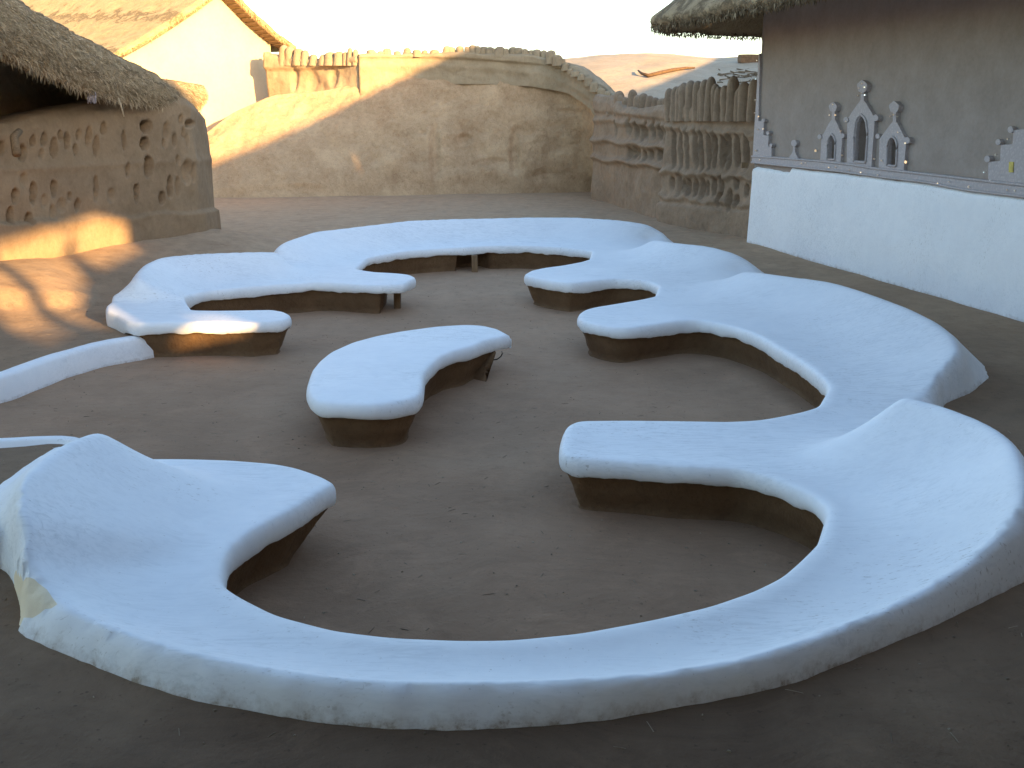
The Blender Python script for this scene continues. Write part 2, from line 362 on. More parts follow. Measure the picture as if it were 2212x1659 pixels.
CUT = {'B2': ((-2.27, 5.28), (-1.80, 5.24), (-2.0, 6.2)), 'BR3': ((2.36, 5.93), (1.95, 5.82), (2.1, 6.7)), 'BL': ((-2.93, 12.8), (-2.62, 12.25), (-2.2, 13.0)), 'BL_': ((-4.3, 10.98), (-3.6, 10.96), (-4, 10.4))}
CW = {'B2': .42, 'BR3': .38, 'BL': .3, 'BL_': .13}
# bench height field
def bench_z(V):
    din = dist(V, INs); dout = dist(V, OUTs)
    zgv = zg(V[:, 0], V[:, 1]) - .02
    wloc = np.full(len(V), .22); dbest = np.full(len(V), 9.)
    for L in CRS.values():
        d, _, par = dist(V, L, vals=L[:, 2]); wf = np.interp(par, np.arange(len(L)), np.clip(dist(L, OUTs), .04, .5))
        m = d < dbest; dbest[m] = d[m]; wloc[m] = np.minimum(.22, .85 * wf[m])
    wloc = np.where((V[:, 0] < -3.7) & (V[:, 1] < 12.2) & (V[:, 1] > 9.5), .09, wloc)
    base = zgv + (S - zgv) * sstep(dout / wloc)
    am = np.zeros(len(V)); who = np.full(len(V), -1)
    Wd = {'BL': .62, 'BB': .72, 'BR1': .75, 'BR2': .85, 'BR3': .78, 'B2': .85}
    for i, (k, L) in enumerate(CRS.items()):
        d, zc, par = dist(V, L, vals=L[:, 2])
        w = Wd[k]
        if k == 'BR3':
            f = sstep((V[:, 1] - 3.6) / 1.2) * sstep((V[:, 0] - .2) / 1.0); w = .24 + (w - .24) * f
        if k == 'B2': w = .24 + (w - .24) * sstep(par * .08 / .8)
        endm = ((par <= 0) & (k not in ('BR3', 'B2', 'BL'))) | ((par >= len(L) - 1) & (k not in ('B2', 'BL', 'BR3')))
        w = np.where(endm, np.minimum(w, .6), w)
        u = np.clip((d - .02) / w, 0, 1)
        ex = {'B2': 1.7, 'BR3': 1.8}.get(k, 1.7); g = (1 - u) ** ex
        wf = np.clip(dist(L, OUTs), .04, .9)
        wfv = np.interp(par, np.arange(len(L)), wf)
        h = np.clip(dout / (wfv * .92), 0, 1); h = h ** np.interp(wfv, [.05, .3], [.5, .95])
        a = (zc - S) * g * np.where(d < wfv * 1.3, h, 1)
        for ck in (k, k + '_'):
            if ck not in CUT: continue
            p0, p1, far = (np.array(q_) for q_ in CUT[ck]); dd_ = (p1 - p0) / np.hypot(*(p1 - p0)); nn_ = np.array([-dd_[1], dd_[0]])
            if (far - p0) @ nn_ < 0: nn_ = -nn_
            sd = (V - p0) @ nn_; a = a * (1 - sstep((sd + .02) / CW[ck]))
        m = a > am; am[m] = a[m]; who[m & (a > .035)] = i
    z = base + am
    r = .045; e = np.clip(r - din, 0, r); z -= (r - np.sqrt(np.maximum(0, r * r - e * e))) * .85
    z -= .02 * sstep((din - .07) / .14) * (1 - .8 * np.clip(am / .1, 0, 1)) * sstep((dout - .05) / .1)
    z += np.array([.004 * fbm((p[0], p[1]), 1.3, 3, 2) for p in V]) * sstep(din / .2)
    return z, who, dout, din
def on_bench(px, py):
    z_ = .4
    for _ in range(8):
        p = U(px, py, z_); z_ = .6 * z_ + .4 * float(bench_z(p[None, :2])[0][0])
    return U(px, py, z_)[:2]
PATCH = np.array([G(8, 1236)[:2]] + [on_bench(*v) for v in [(30, 1243), (45, 1238), (62, 1240), (80, 1252), (100, 1270), (124, 1303), (100, 1313), (84, 1322), (66, 1336)]] + [G(38, 1354)[:2], G(20, 1370)[:2]])
PATCHd = resample(PATCH, .03, .01)
loop, nin, sgn, V2, FC = slab_points(INs, OUTs, False, PATCHd[inpoly(PATCHd, np.vstack([INs, OUTs]))])
z, who, dout, din = bench_z(V2)
# relax heights so the crests and hollows read as hand-smoothed plaster
Ed = np.array([(f[i], f[(i + 1) % 3]) for f in FC for i in range(3)])
fixed = (din < .1) | (dout < .012)
for it in range(3):
    acc = np.zeros(len(z)); cnt = np.zeros(len(z))
    np.add.at(acc, Ed[:, 0], z[Ed[:, 1]]); np.add.at(cnt, Ed[:, 0], 1)
    zn = .5 * z + .5 * acc / np.maximum(cnt, 1); z = np.where(fixed | (cnt == 0), z, zn)
dcr = np.full(len(V2), 9.)
for k, L in CRS.items(): dcr = np.minimum(dcr, dist(V2, L))
cutd = np.full(len(V2), 9.)
for k, (p0, p1, _) in CUT.items(): cutd = np.minimum(cutd, dist(V2, np.array([p0, p1])))
lam = .5 * sstep((dcr - .08) / .18) * sstep((din - .08) / .15) * sstep((dout - .05) / .12) * (.15 + .85 * sstep((cutd - .05) / .25))
for it in range(60):
    acc = np.zeros(len(z)); cnt = np.zeros(len(z))
    np.add.at(acc, Ed[:, 0], z[Ed[:, 1]]); np.add.at(cnt, Ed[:, 0], 1)
    z = z + lam * (acc / np.maximum(cnt, 1) - z) * (cnt > 0)
BV = np.column_stack([V2, z])
bench = empty('curved_bench', (0, 9, 0), 'long white lime-washed mud bench winding round the sunken court in lobes with raised backs', 'bench')
# rim joins the sheet: match boundary order
idx = [int(np.argmin(np.hypot(*(V2 - p).T))) for p in INs]
ztop = z[idx]
clipF2 = (U(822, 636, ZB)[:2] + np.array([0, 1.2]), U(822, 636, ZB)[:2] + np.array([0, -.6]), 0.0, .03)
clipF1 = ((-1.0, 5.95), (-1.0, 4.9), .02, .2)
post_niche = U(1026, 575, .1)[:2]
rim, bas = rim_and_base(INs, False, sgn, ztop, .03, [clipF2, clipF1], [(U(1022, 549, ZB)[:2], .27, .32)])
nB = len(BV); rimV = rim.reshape(-1, 3); nr_ = rim.shape[1]
rf = strip_faces(len(INs), nr_, False, False)
# orient: rim normal must face away from the slab (-N*s)
def orient(V, f, want):
    a, b, c = V[f[0]], V[f[1]], V[f[2]]; return f if np.dot(np.cross(b - a, c - a), want) > 0 else f[::-1]
Nn = normals2(INs) * sgn
k0 = len(INs) // 2
flip = orient(rimV, rf[k0 * (nr_ - 1) + 1], np.array([-Nn[k0][0], -Nn[k0][1], 0])) != rf[k0 * (nr_ - 1) + 1]
rf = [q[::-1] for q in rf] if flip else rf
allV = np.vstack([BV, rimV]); weld = {nB + i * nr_: idx[i] for i in range(len(INs))}
rimF = [tuple(weld.get(v + nB, v + nB) for v in q) for q in rf]
tri = list(FC) + [t for q in rimF for t in ((q[0], q[1], q[2]), (q[0], q[2], q[3]))]
VN = vnormals(allV, tri)
edge = np.concatenate([np.maximum(dout, 1.0 * (z - zg(V2[:, 0], V2[:, 1]))), np.full(len(rimV), 1.)])
ppx, ppy = PX(allV[:, 0], allV[:, 1], allV[:, 2])
patch_poly = [(20, 1246), (55, 1236), (78, 1250), (98, 1268), (122, 1302), (88, 1318), (52, 1345), (40, 1352), (20, 1352), (10, 1300)]
fc_who = []
for f in tri:
    ws = [who[v] for v in f if v < nB]
    w = -1
    if len(ws) == 3 and ws[0] >= 0: w = ws[0]
    if any(v >= nB for v in f): w = -1
    c = (np.mean(ppx[list(f)]), np.mean(ppy[list(f)]))
    fc_who.append((w, c))
inp = inpoly(np.array([allV[list(f)].mean(0)[:2] for f in tri]), np.vstack([PATCHd, [G(5, 1340)[:2], G(-10, 1290)[:2]]]))
names = list(CRS)
bl = {'BL': 'left rear backrest, its outer end stained with mud', 'BB': 'wide rear backrest', 'BR1': 'short right rear backrest', 'BR2': 'long right backrest', 'BR3': 'near right backrest running into the low front rim', 'B2': 'near left backrest with an upright corner'}
def sub(name, sel, mat, lab=None, extra=None):
    fs = [tri[i] for i in range(len(tri)) if sel[i]]
    if not fs: return
    used = sorted({v for f in fs for v in f}); mp = {v: i for i, v in enumerate(used)}
    o = mesh(name, allV[used], [tuple(mp[v] for v in f) for f in fs], mat, bench, normals=VN[used])
    attr(o, 'edge', edge[used])
    if lab: o['label'] = lab
    return o
ws = np.array([w for w, _ in fc_who]); ws[inp] = 99
sub('seat', ws == -1, M_white)
for i, k in enumerate(names): sub('backrest', ws == i, M_white, bl[k])
sub('plaster_patch', ws == 99, M_cream, 'cream patch of bare plaster at the near left')
nb_ = bas.shape[1]; bf = strip_faces(len(INs), nb_, False, flip)
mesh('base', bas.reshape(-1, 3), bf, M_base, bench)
def box(name, c, sz, mat, parent=None, rot=0, tilt=0, jit=.006, tap=1.0, sub_=3):
    V = []; Fc = []
    n = sub_ + 1
    import itertools
    def face(fn):
        i0 = len(V)
        for i in range(n):
            for j in range(n): V.append(fn(i / sub_ * 2 - 1, j / sub_ * 2 - 1))
        for i in range(sub_):
            for j in range(sub_):
                a = i0 + i * n + j; Fc.append((a, a + n, a + n + 1, a + 1))
    face(lambda a, b: (a, b, 1)); face(lambda a, b: (b, a, -1)); face(lambda a, b: (b, 1, a)); face(lambda a, b: (a, -1, b)); face(lambda a, b: (1, a, b)); face(lambda a, b: (-1, b, a))
    P = []
    for v in V:
        v = np.array(v, float); r = np.clip(np.abs(v), 0, 1)
        k = tap if v[2] > 0 else 1.0
        q = np.array([v[0] * sz[0] / 2 * (1 + (k - 1) * (v[2] + 1) / 2), v[1] * sz[1] / 2 * (1 + (k - 1) * (v[2] + 1) / 2), v[2] * sz[2] / 2])
        ncorner = (np.abs(v) > .99).sum()
        if ncorner >= 2: q *= 1 - .03 * (ncorner - 1)
        q += jit * np.array([n1(q + np.array(c), 9, 1), n1(q + np.array(c), 9, 5), n1(q + np.array(c), 9, 9)])
        x, y = q[0] * math.cos(rot) - q[1] * math.sin(rot), q[0] * math.sin(rot) + q[1] * math.cos(rot)
        P.append((x + c[0] + tilt * q[2], y + c[1], q[2] + c[2]))
    return mesh(name, P, Fc, mat, parent, smooth=False)
pp = U(858, 668, 0)
o = box('leg', (pp[0], pp[1] + .06, .125), (.085, .085, .26), M_wood, bench); o['label'] = 'square wooden prop under the cantilevered tip'
pp = U(1025, 590, 0)
o = box('leg', (pp[0], pp[1] + .1, .125), (.09, .09, .26), M_wood, bench); o['label'] = 'square wooden prop in the dark gap at the rear'
# ------------------------------------------------------------------ kidney shaped stool in the middle
stool_s = "m 662 858;t 663 832;t 672 804;t 688 784;t 711 765;t 758 744;t 810 730;t 862 720;t 941 709;t 1006 705;t 1045 707;t 1079 715;t 1099 726;m 1107 740;b 1105 748;b 1092 754;b 1053 762;b 1024 776;b 982 787;b 954 800;b 932 820;b 918 838;m 915 858;b 913 882;b 900 893;b 860 904;b 800 910;b 720 907;b 683 902;b 668 886"
SI = resample(trace(stool_s), .03, .045, True)
SO = np.zeros((0, 2))
loop2, _, sg2, VS, FS = slab_points(SI, SO, True)
ds = dist(VS, SI, True); zs = np.full(len(VS), S) + .012 * sstep(ds / .3); r = .05; e = np.clip(r - ds, 0, r); zs -= (r - np.sqrt(np.maximum(0, r * r - e * e))) * .85
ctr = SI.mean(0)
stool = empty('kidney_bench', (ctr[0], ctr[1], 0), 'free-standing kidney-shaped white bench in the middle of the court', 'bench')
idx2 = [int(np.argmin(np.hypot(*(VS - p).T))) for p in SI]
tipc = U(1062, 758, ZB)[:2]
rim2, bas2 = rim_and_base(SI, True, sg2, zs[idx2], .016, [(tipc + np.array([-.6, .55]), tipc + np.array([.42, -.35]), .0, .16)])
nS = len(VS); m_ = rim2.shape[1]; rf2 = grid_faces(len(SI), m_, True); RV = rim2.reshape(-1, 3)
N2 = normals2(SI, True) * sg2
fl2 = orient(RV, rf2[1], np.array([-N2[0][0], -N2[0][1], 0])) != rf2[1]
rf2 = [q[::-1] for q in rf2] if fl2 else rf2
w2 = {nS + i * m_: idx2[i] for i in range(len(SI))}
sv = np.vstack([np.column_stack([VS, zs]), RV])
o = mesh('seat', sv, list(FS) + [tuple(w2.get(v + nS, v + nS) for v in q) for q in rf2], M_white, stool); attr(o, 'edge', np.full(len(sv), 1.))
# underside closes the overhang
bf2 = grid_faces(len(SI), bas2.shape[1], True); bf2 = [q[::-1] for q in bf2] if fl2 else bf2
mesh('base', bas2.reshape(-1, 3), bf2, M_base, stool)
def tube(name, pts, rad, mat, parent=None, seg=8, closed=False):
    pts = [np.array(p, float) for p in pts]; V = []; n = len(pts)
    for i, p in enumerate(pts):
        t = pts[min(i + 1, n - 1)] - pts[max(i - 1, 0)]; t /= np.linalg.norm(t)
        a = np.cross(t, (0, 0, 1.)); 
        if np.linalg.norm(a) < .1: a = np.cross(t, (0, 1., 0))
        a /= np.linalg.norm(a); b = np.cross(t, a); rr = rad[i] if hasattr(rad, '__len__') else rad
        for k in range(seg):
            th = 2 * math.pi * k / seg; V.append(p + rr * (math.cos(th) * a + math.sin(th) * b))
    Fc = []
    for i in range(n - 1):
        for k in range(seg): Fc.append((i * seg + k, i * seg + (k + 1) % seg, (i + 1) * seg + (k + 1) % seg, (i + 1) * seg + k))
    Fc.append(tuple(range(seg))[::-1]); Fc.append(tuple((n - 1) * seg + k for k in range(seg)))
    return mesh(name, V, Fc, mat, parent)
M_wire = simple('dark_wire', (.04, .035, .03), .5)
wc = U(1068, 768, .2); y_ = wc[1] + .1
tube('wire_loop', [D(1048 + 0, 775, y_), D(1062, 778, y_), D(1074, 776, y_), D(1082, 770, y_), D(1085, 764, y_), D(1084, 759, y_)], .006, M_wire, stool)
# ------------------------------------------------------------------ low white kerbs at the entrance on the left
def kerb(name, L, w, ztop, zin, zout, label, inner_left):
    L = resample(np.array(L), .05, .08); N = normals2(L); V = []; n = len(L)
    for i in range(n):
        p = L[i]; q = N[i] * (1 if inner_left else -1); j = .008 * fbm((i * .05, 1), 2, 3)
        for (o, zz) in [(w / 2 + .02 + j, zin - .03), (w / 2 + .012 + j, zin + .02), (w / 2 + .0, ztop - .035), (w / 2 - .02, ztop - .008), (w / 4, ztop + .002), (-w / 4, ztop + .002), (-w / 2 + .02, ztop - .008), (-w / 2, ztop - .035), (-w / 2 - .015, zout - .03)]:
            V.append((*(p + q * o), zz + (.004 * fbm((i * .05, o), 4, 1) if zz > zin + .03 else 0)))
    Fc = grid_faces(n, 9); 
    if not inner_left: pass
    Fc = [orient(np.array(V), f, np.array([0, 0, 1])) for f in Fc] if 0 else Fc
    c = L[n // 2]
    o = mesh(name, V, [f[::-1] for f in Fc] if inner_left else Fc, M_white)
    attr(o, 'edge', np.array([[.0, .05, .5, .5, .5, .5, .5, .2, .03] for _ in range(n)]).ravel())
    return tag(o, label, 'kerb')
K1 = [U(318, 722, .22)[:2], U(280, 729, .22)[:2], U(208, 741, .22)[:2], U(104, 771, .22)[:2], U(35, 796, .22)[:2], U(-10, 812, .22)[:2], np.array((-4.75, 7.85)), np.array((-5.5, 7.5)), np.array((-9.5, 7.2))]
K2 = [np.array((-2.6, 6.2)), U(150, 941, .27)[:2], U(70, 946, .26)[:2], U(0, 951, .26)[:2], np.array((-4.5, 6.3)), np.array((-9.5, 6.2))]
kerb('kerb', K1, .15, .225, 0, .2, 'low curved white kerb running left from the end of the far left bench finger', True)
kerb('kerb', K2, .11, .262, 0, .22, 'thin white kerb joining the upright corner of the near left backrest', False)
# ------------------------------------------------------------------ court floor and outer ground
No = normals2(OUTs)
mid = OUTs - No * .13
if not inpoly(mid[len(mid) // 2:len(mid) // 2 + 1], loop)[0]: mid = OUTs + No * .13
mid = mid[inpoly(mid, loop)]
mid = mid[::3]
FL = np.vstack([resample(np.array(K1), .15)[::-1], mid[3:-3], resample(np.array(K2), .15)])
def rough_sheet(name, pts, edges, keepf, zf, mat):
    V, Fc = cdt(pts, edges); C = np.array([V[list(f)].mean(0) for f in Fc]); k = keepf(C)
    Fc = [f for f, kk in zip(Fc, k) if kk]
    Fc = [f if ((V[f[1]][0] - V[f[0]][0]) * (V[f[2]][1] - V[f[0]][1]) - (V[f[1]][1] - V[f[0]][1]) * (V[f[2]][0] - V[f[0]][0])) > 0 else f[::-1] for f in Fc]
    o = mesh(name, np.column_stack([V, zf(V)]), Fc, mat); return tag(o, kind='structure')
gx, gy = np.meshgrid(np.arange(-9.5, 5, .07), np.arange(2.8, 17, .07)); gp = np.stack([gx.ravel(), gy.ravel()], 1)
gp = gp[inpoly(gp, FL)]; gp = gp[dist(gp, FL[::2], True) > .06]
def zfloor(V): return np.array([.012 * fbm((p[0], p[1]), .9, 2, 2) + .004 * n1((p[0], p[1]), 4.5, 7) for p in V])
rough_sheet('courtyard_floor', np.vstack([FL, gp]), loop_edges(0, len(FL)), lambda C: inpoly(C, FL), zfloor, M_floor)
g1 = np.stack([a.ravel() for a in np.meshgrid(np.arange(-12, 10, .12), np.arange(-3, 20, .12))], 1)
g2 = np.stack([a.ravel() for a in np.meshgrid(np.arange(-30, 30, .9), np.arange(-12, 60, .9))], 1)
g2 = g2[(g2[:, 0] < -12.3) | (g2[:, 0] > 10.3) | (g2[:, 1] < -3.3) | (g2[:, 1] > 20.3)]
g3_ = np.stack([a.ravel() for a in np.meshgrid(np.arange(-900, 901, 150), np.arange(-900, 901, 150))], 1).astype(float); g3_ = g3_[(abs(g3_[:, 0]) > 60) | (abs(g3_[:, 1]) > 100)]
gp = np.vstack([g1, g2]); gp = gp[~inpoly(gp, FL)]; gp = gp[dist(gp, FL[::2], True) > .07]
hp = [U(a, b, .2) for a, b in [(-260, 700), (-120, 655), (0, 622), (60, 610), (120, 598), (200, 580), (300, 562), (400, 545), (436, 539)]]
def zground(V):
    zz = zg(V[:, 0], V[:, 1]); d = dist(V, OUTs[::2])
    nz = np.array([.03 * fbm((p[0], p[1]), .6, 6, 2) + .006 * n1((p[0], p[1]), 4, 3) for p in V]) * sstep((d - .1) / .5)
    lip = .012 * np.exp(-(d / .1) ** 2)
    a_, b_ = U(-60, 690, .2)[:2], U(240, 655, .2)[:2]; dd = (b_ - a_) / np.hypot(*(b_ - a_)); nn = np.array([-dd[1], dd[0]])
    sd = (V - a_) @ nn; along = (V - a_) @ dd; wl = np.array([.08 * n1((p[0], p[1]), 1.2, 9) for p in V])
    step = .14 * sstep((sd + wl) / .16) * sstep((np.hypot(*(b_ - a_)) + .1 - along) / .5) * sstep((2.6 - sd) / 2.0) * (V[:, 0] < -3.5)
    dh = dist(V, np.array(hp)[:, :2]); ap = .30 * sstep((1.9 - dh) / 1.9) * sstep((d - .15) / .9) * (V[:, 0] < -3)
    return zz + nz + lip + step + ap
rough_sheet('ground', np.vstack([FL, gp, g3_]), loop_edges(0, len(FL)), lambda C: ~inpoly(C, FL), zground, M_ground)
# ------------------------------------------------------------------ mud walls with pressed niches
def blob(px, py, lst):
    """ sum of soft elliptical dents; lst: (cx, cy, rx, ry, depth[, hardness]) """
    o = np.zeros_like(px)
    for b in lst:
        cx, cy, rx, ry, d = b[:5]; hd = b[5] if len(b) > 5 else .45
        q = np.hypot((px - cx) / rx, (py - cy) / ry); o = np.minimum(o, -d * sstep((1 + hd / 2 - q) / hd))
    return o
def relief_wall(name, path, dispf, mat, parent, thick=.3, res=.03, batter=0., side=-1, wob=.03, topwob=.03, resz=None):
    """ path rows (x, y, z0, z1). A solid wall: front face displaced by dispf(px,py), cap, back. side=-1: front is on the right of the path """
    L = resample(np.array(path), res, res * 2); N = normals2(L) * (1 if side > 0 else -1); n = len(L)
    hmax = (L[:, 3] - L[:, 2]).max(); nz = int(hmax / (resz or res)) + 2
    T = np.linspace(0, 1, nz); Z = L[:, 2][:, None] + (L[:, 3] - L[:, 2])[:, None] * T[None]
    tw = np.array([topwob * fbm((p[0], p[1]), 2.5, 11, 2) for p in L]); Z += tw[:, None] * T[None] ** 3
    X = L[:, 0][:, None] + 0 * Z; Y = L[:, 1][:, None] + 0 * Z
    hgt = Z - L[:, 2][:, None]
    X += N[:, 0][:, None] * batter * (1 - T[None]); Y += N[:, 1][:, None] * batter * (1 - T[None])
    px, py = PX(X, Y, Z)
    d = dispf(px, py) if dispf else 0 * Z
    d = d + np.array([[wob * fbm((X[i, j], Y[i, j], Z[i, j]), 1.4, 21, 3) for j in range(nz)] for i in range(n)])
    rr = sstep((1 - T) / .06); d = d - .06 * (1 - rr[None])
    X = X + N[:, 0][:, None] * d; Y = Y + N[:, 1][:, None] * d
    bx = L[:, 0] - N[:, 0] * thick; by = L[:, 1] - N[:, 1] * thick
    G_ = np.stack([X, Y, Z], 2)
    cap = np.stack([np.stack([L[:, 0] - N[:, 0] * thick * .4, L[:, 1] - N[:, 1] * thick * .4, L[:, 3] + tw + .015], 1), np.stack([bx + N[:, 0] * .03, by + N[:, 1] * .03, L[:, 3] + tw - .02], 1), np.stack([bx, by, L[:, 2]], 1)], 1)
    A = np.concatenate([G_, cap], 1); m = A.shape[1]
    Vv = A.reshape(-1, 3); Fc = grid_faces(n, m)
    want = np.array([N[n // 2][0], N[n // 2][1], 0]); k = (n // 2) * (m - 1) + nz // 2
    if orient(Vv, Fc[k], want) != Fc[k]: Fc = [f[::-1] for f in Fc]
    f0 = tuple(range(m)); f1 = tuple((n - 1) * m + j for j in range(m))
    Fc += [f0, f1[::-1]]
    return mesh(name, Vv, Fc, mat, parent)
def spike(parent, base, top, r, mat, flat=.75, name='spike'):
    base = np.array(base, float); top = np.array(top, float); V = []; n = 9; seg = 10; sd = rnd.random() * 50
    h = np.linalg.norm(top - base)
    for i in range(n):
        t = (0, .25, .5, .7, .8, .88, .94, .98, 1)[i]; c = base * (1 - t) + top * t
        rr = r * (1.3 - .32 * t) * (math.sqrt(max(0, 1 - max(0, (t - .78) / .22) ** 2)) if t > .78 else 1)
        rr = max(rr, .004)
        for k in range(seg):
            th = 2 * math.pi * k / seg; q = np.array([math.cos(th) * rr, math.sin(th) * rr * flat, 0])
            q *= 1 + .22 * n1((math.cos(th) + sd, math.sin(th), t * h * 3), 1.6, sd)
            V.append(c + q)
    Fc = [(i * seg + k, i * seg + (k + 1) % seg, (i + 1) * seg + (k + 1) % seg, (i + 1) * seg + k) for i in range(n - 1) for k in range(seg)]
    Fc.append(tuple((n - 1) * seg + k for k in range(seg)))
    return mesh(name, V, Fc, mat, parent)
# --- left round hut
def c0(a, b): return (.3038 * a, .3038 * b)
hl = [(1040, 900, 38, 40, .3), (1028, 1020, 27, 40, .3), (1052, 1185, 27, 66, .32), (885, 1000, 11, 60, .2), (910, 1205, 10, 44, .2), (968, 1375, 13, 56, .2), (1210, 1330, 16, 67, .3), (1153, 1410, 18, 40, .3), (740, 915, 18, 38, .12), (630, 970, 16, 62, .1), (692, 1040, 18, 62, .12), (538, 1065, 16, 34, .12), (478, 1005, 20, 50, .2), (430, 965, 14, 32, .15), (385, 1050, 22, 62, .2), (310, 990, 17, 40, .18), (232, 1000, 17, 34, .15), (160, 1085, 24, 50, .25), (105, 1395, 20, 47, .22), (238, 1375, 20, 70, .28), (385, 1340, 17, 50, .2), (545, 1460, 14, 37, .22), (72, 1530, 22, 52, .2), (205, 1555, 20, 37, .2), (680, 1340, 11, 76, .15), (440, 1460, 26, 42, .04, .8), (375, 1510, 16, 42, .05, .8), (320, 1430, 20, 40, .04, .8), (170, 1280, 22, 40, .05, .8), (790, 1390, 22, 40, .04, .8), (1180, 930, 17, 52, .07, .7), (1240, 1000, 14, 40, .07, .7), (1165, 1015, 12, 30, .08, .7), (1265, 1140, 16, 27, .06, .7), (1330, 1220, 32, 72, .08, .7), (1265, 1330, 13, 62, .06, .7), (1380, 1230, 11, 62, .07, .7), (1355, 880, 32, 22, .12), (10, 1060, 26, 47, .22), (1310, 950, 11, 32, .06, .7), (1290, 850, 14, 30, .07, .7), (1335, 1000, 9, 40, .05, .7), (300, 1090, 14, 28, .06, .7), (560, 960, 12, 30, .08, .7), (490, 1400, 10, 24, .08, .7)]
hl = [(*c0(a, b), .3038 * c * .98, .3038 * d * 1.06, (r[0] * 1.9 if r[0] >= .15 else r[0] * 1.2), (.3 if r[0] >= .15 else (r[1] if len(r) > 1 else .5))) for a, b, c, d, *r in hl]
def hut_disp(px, py):
    d = blob(px, py, hl)
    pl = 452 + (450 - px) * .06 + 3 * np.sin(px * .05)       # plinth
    d += .07 * sstep((py - pl) / 5)
    band = 345 + (450 - px) * .05
    d += .02 * np.exp(-((py - band) / 9) ** 2)
    return d
hut = empty('round_mud_hut', (-6.5, 14.5, .2), 'mud hut with pierced oval holes under shaggy thatch at the left', 'hut')
hpath = [(p[0], p[1], .12, 3.0 - .0 * i) for i, p in enumerate(hp)]
hpath += [(-5.0, 16.9, .12, 2.5), (-5.1, 17.6, .12, 2.4), (-5.6, 18.4, .12, 2.4), (-7, 19.2, .12, 2.4)]
hz = np.interp([p[1] for p in hpath], [8, 11, 12.7, 13.6, 15.0, 15.8, 16.5, 17.5], [1.95, 2.0, 2.1, 2.27, 2.5, 2.62, 2.45, 2.3])
hpath = [(p[0], p[1], p[2], h) for p, h in zip(hpath, hz)]
relief_wall('wall', hpath, hut_disp, M_hut, hut, thick=.75, res=.026, batter=.06, side=-1)
mesh('gap_dark_wall', [(-9.3, 8, .1), (-7.2, 13, .1), (-6.3, 17, .1), (-6.3, 17, 2.75), (-7.2, 13, 3.25), (-9.3, 8, 4.3), (-8, 8, .1), (-8, 8, 4)], [(0, 1, 4, 5), (1, 2, 3, 4), (6, 0, 5, 7)], M_hut, hut, smooth=False)  # added close behind the wall so the gap under the thatch stays dark
# roof slab with a ragged straw verge
vt = [(-150, -100, 9.6), (0, -25, 11.4), (52, 10, 12.1), (150, 62, 13.3), (210, 95, 14.0), (270, 128, 14.8), (320, 152, 15.4), (358, 172, 15.9)]
vb = [(-150, 40, 9.6), (0, 108, 11.4), (52, 138, 12.1), (150, 182, 13.3), (210, 206, 14.0), (270, 222, 14.8), (320, 229, 15.4), (355, 234, 15.9)]
T_ = np.array([D(*v) for v in vt]); B_ = np.array([D(*v) for v in vb])
T2 = np.vstack([T_, [D(364, 172, 16.0), D(385, 175, 16.5), D(412, 180, 17.1), D(436, 184, 17.8), (-5.6, 18.8, 2.75)]])
B2_ = np.vstack([B_, [D(362, 238, 16.0), D(385, 236, 16.5), D(410, 232, 17.1), D(428, 228, 17.8), (-5.6, 18.8, 2.35)]])
tt = np.linspace(0, 1, 240); s_ = np.concatenate([[0], np.cumsum(np.linalg.norm(np.diff(T2, axis=0), axis=1))]); s_ /= s_[-1]
T3 = np.stack([np.interp(tt, s_, T2[:, k]) for k in range(3)], 1); B3 = np.stack([np.interp(tt, s_, B2_[:, k]) for k in range(3)], 1)
def rot_out(L): 
    N = normals2(L); return -N
No_ = rot_out(T3)
back = np.column_stack([T3[:, 0] - 5.0, T3[:, 1] + 1.2, T3[:, 2] + .55])
rows = []
for t, src in [(1.6, 'b'), (1.0, 'b'), (.6, 'f'), (.3, 'f'), (0, 't')]:
    pass
rws = []
inn = np.column_stack([B3[:, :2] - No_ * 1.4, B3[:, 2] + .75 * (T3[:, 2] - B3[:, 2])]); rws.append(inn)
for t in (1.0, .85, .65, .45, .25, .1, 0.0):
    p = T3 * (1 - t) + B3 * t; bul = .12 * math.sin(math.pi * (1 - t)) * .8 - (.05 if t == 1 else 0)
    w = np.array([.05 * fbm(q, 3.2, 31, 3) for q in p]); p = p.copy(); p[:, :2] += No_ * (bul + w)[:, None]; rws.append(p)
for t in np.linspace(.04, 1, 14):
    p = T3 * (1 - t) + back * t; p = p.copy(); p[:, 2] += .25 * math.sin(t * 3) * 0 + np.array([.035 * fbm(q, 1.8, 41, 3) for q in p]); rws.append(p)
A = np.stack(rws, 1); Vr = A.reshape(-1, 3); Fr = grid_faces(A.shape[0], A.shape[1])
o = mesh('roof', Vr, Fr, M_thatch, hut); attr(o, 'row', np.tile(np.arange(A.shape[1]) * .5, A.shape[0]))
def straws(name, pts_fn, n, mat, parent, ln=(.06, .2), wd=.006):
    V = []; Fc = []
    for i in range(n):
        p, d = pts_fn(); l = rnd.uniform(*ln); d = d / np.linalg.norm(d)
        sd = np.cross(d, np.array([rnd.uniform(-1, 1), rnd.uniform(-1, 1), rnd.uniform(-1, 1)])); sd /= max(1e-6, np.linalg.norm(sd)); w = wd * rnd.uniform(.6, 1.5)
        mid_ = p + d * l * .5 + np.array([0, 0, -.12 * l * rnd.random()]); e_ = p + d * l + np.array([0, 0, -.45 * l * rnd.random()])
        k = len(V); V += [p - sd * w, p + sd * w, mid_ - sd * w, mid_ + sd * w, e_]; Fc += [(k, k + 1, k + 3, k + 2), (k + 2, k + 3, k + 4)]
    o = mesh(name, V, Fc, mat, parent, smooth=False); o['kind'] = 'stuff'; return o
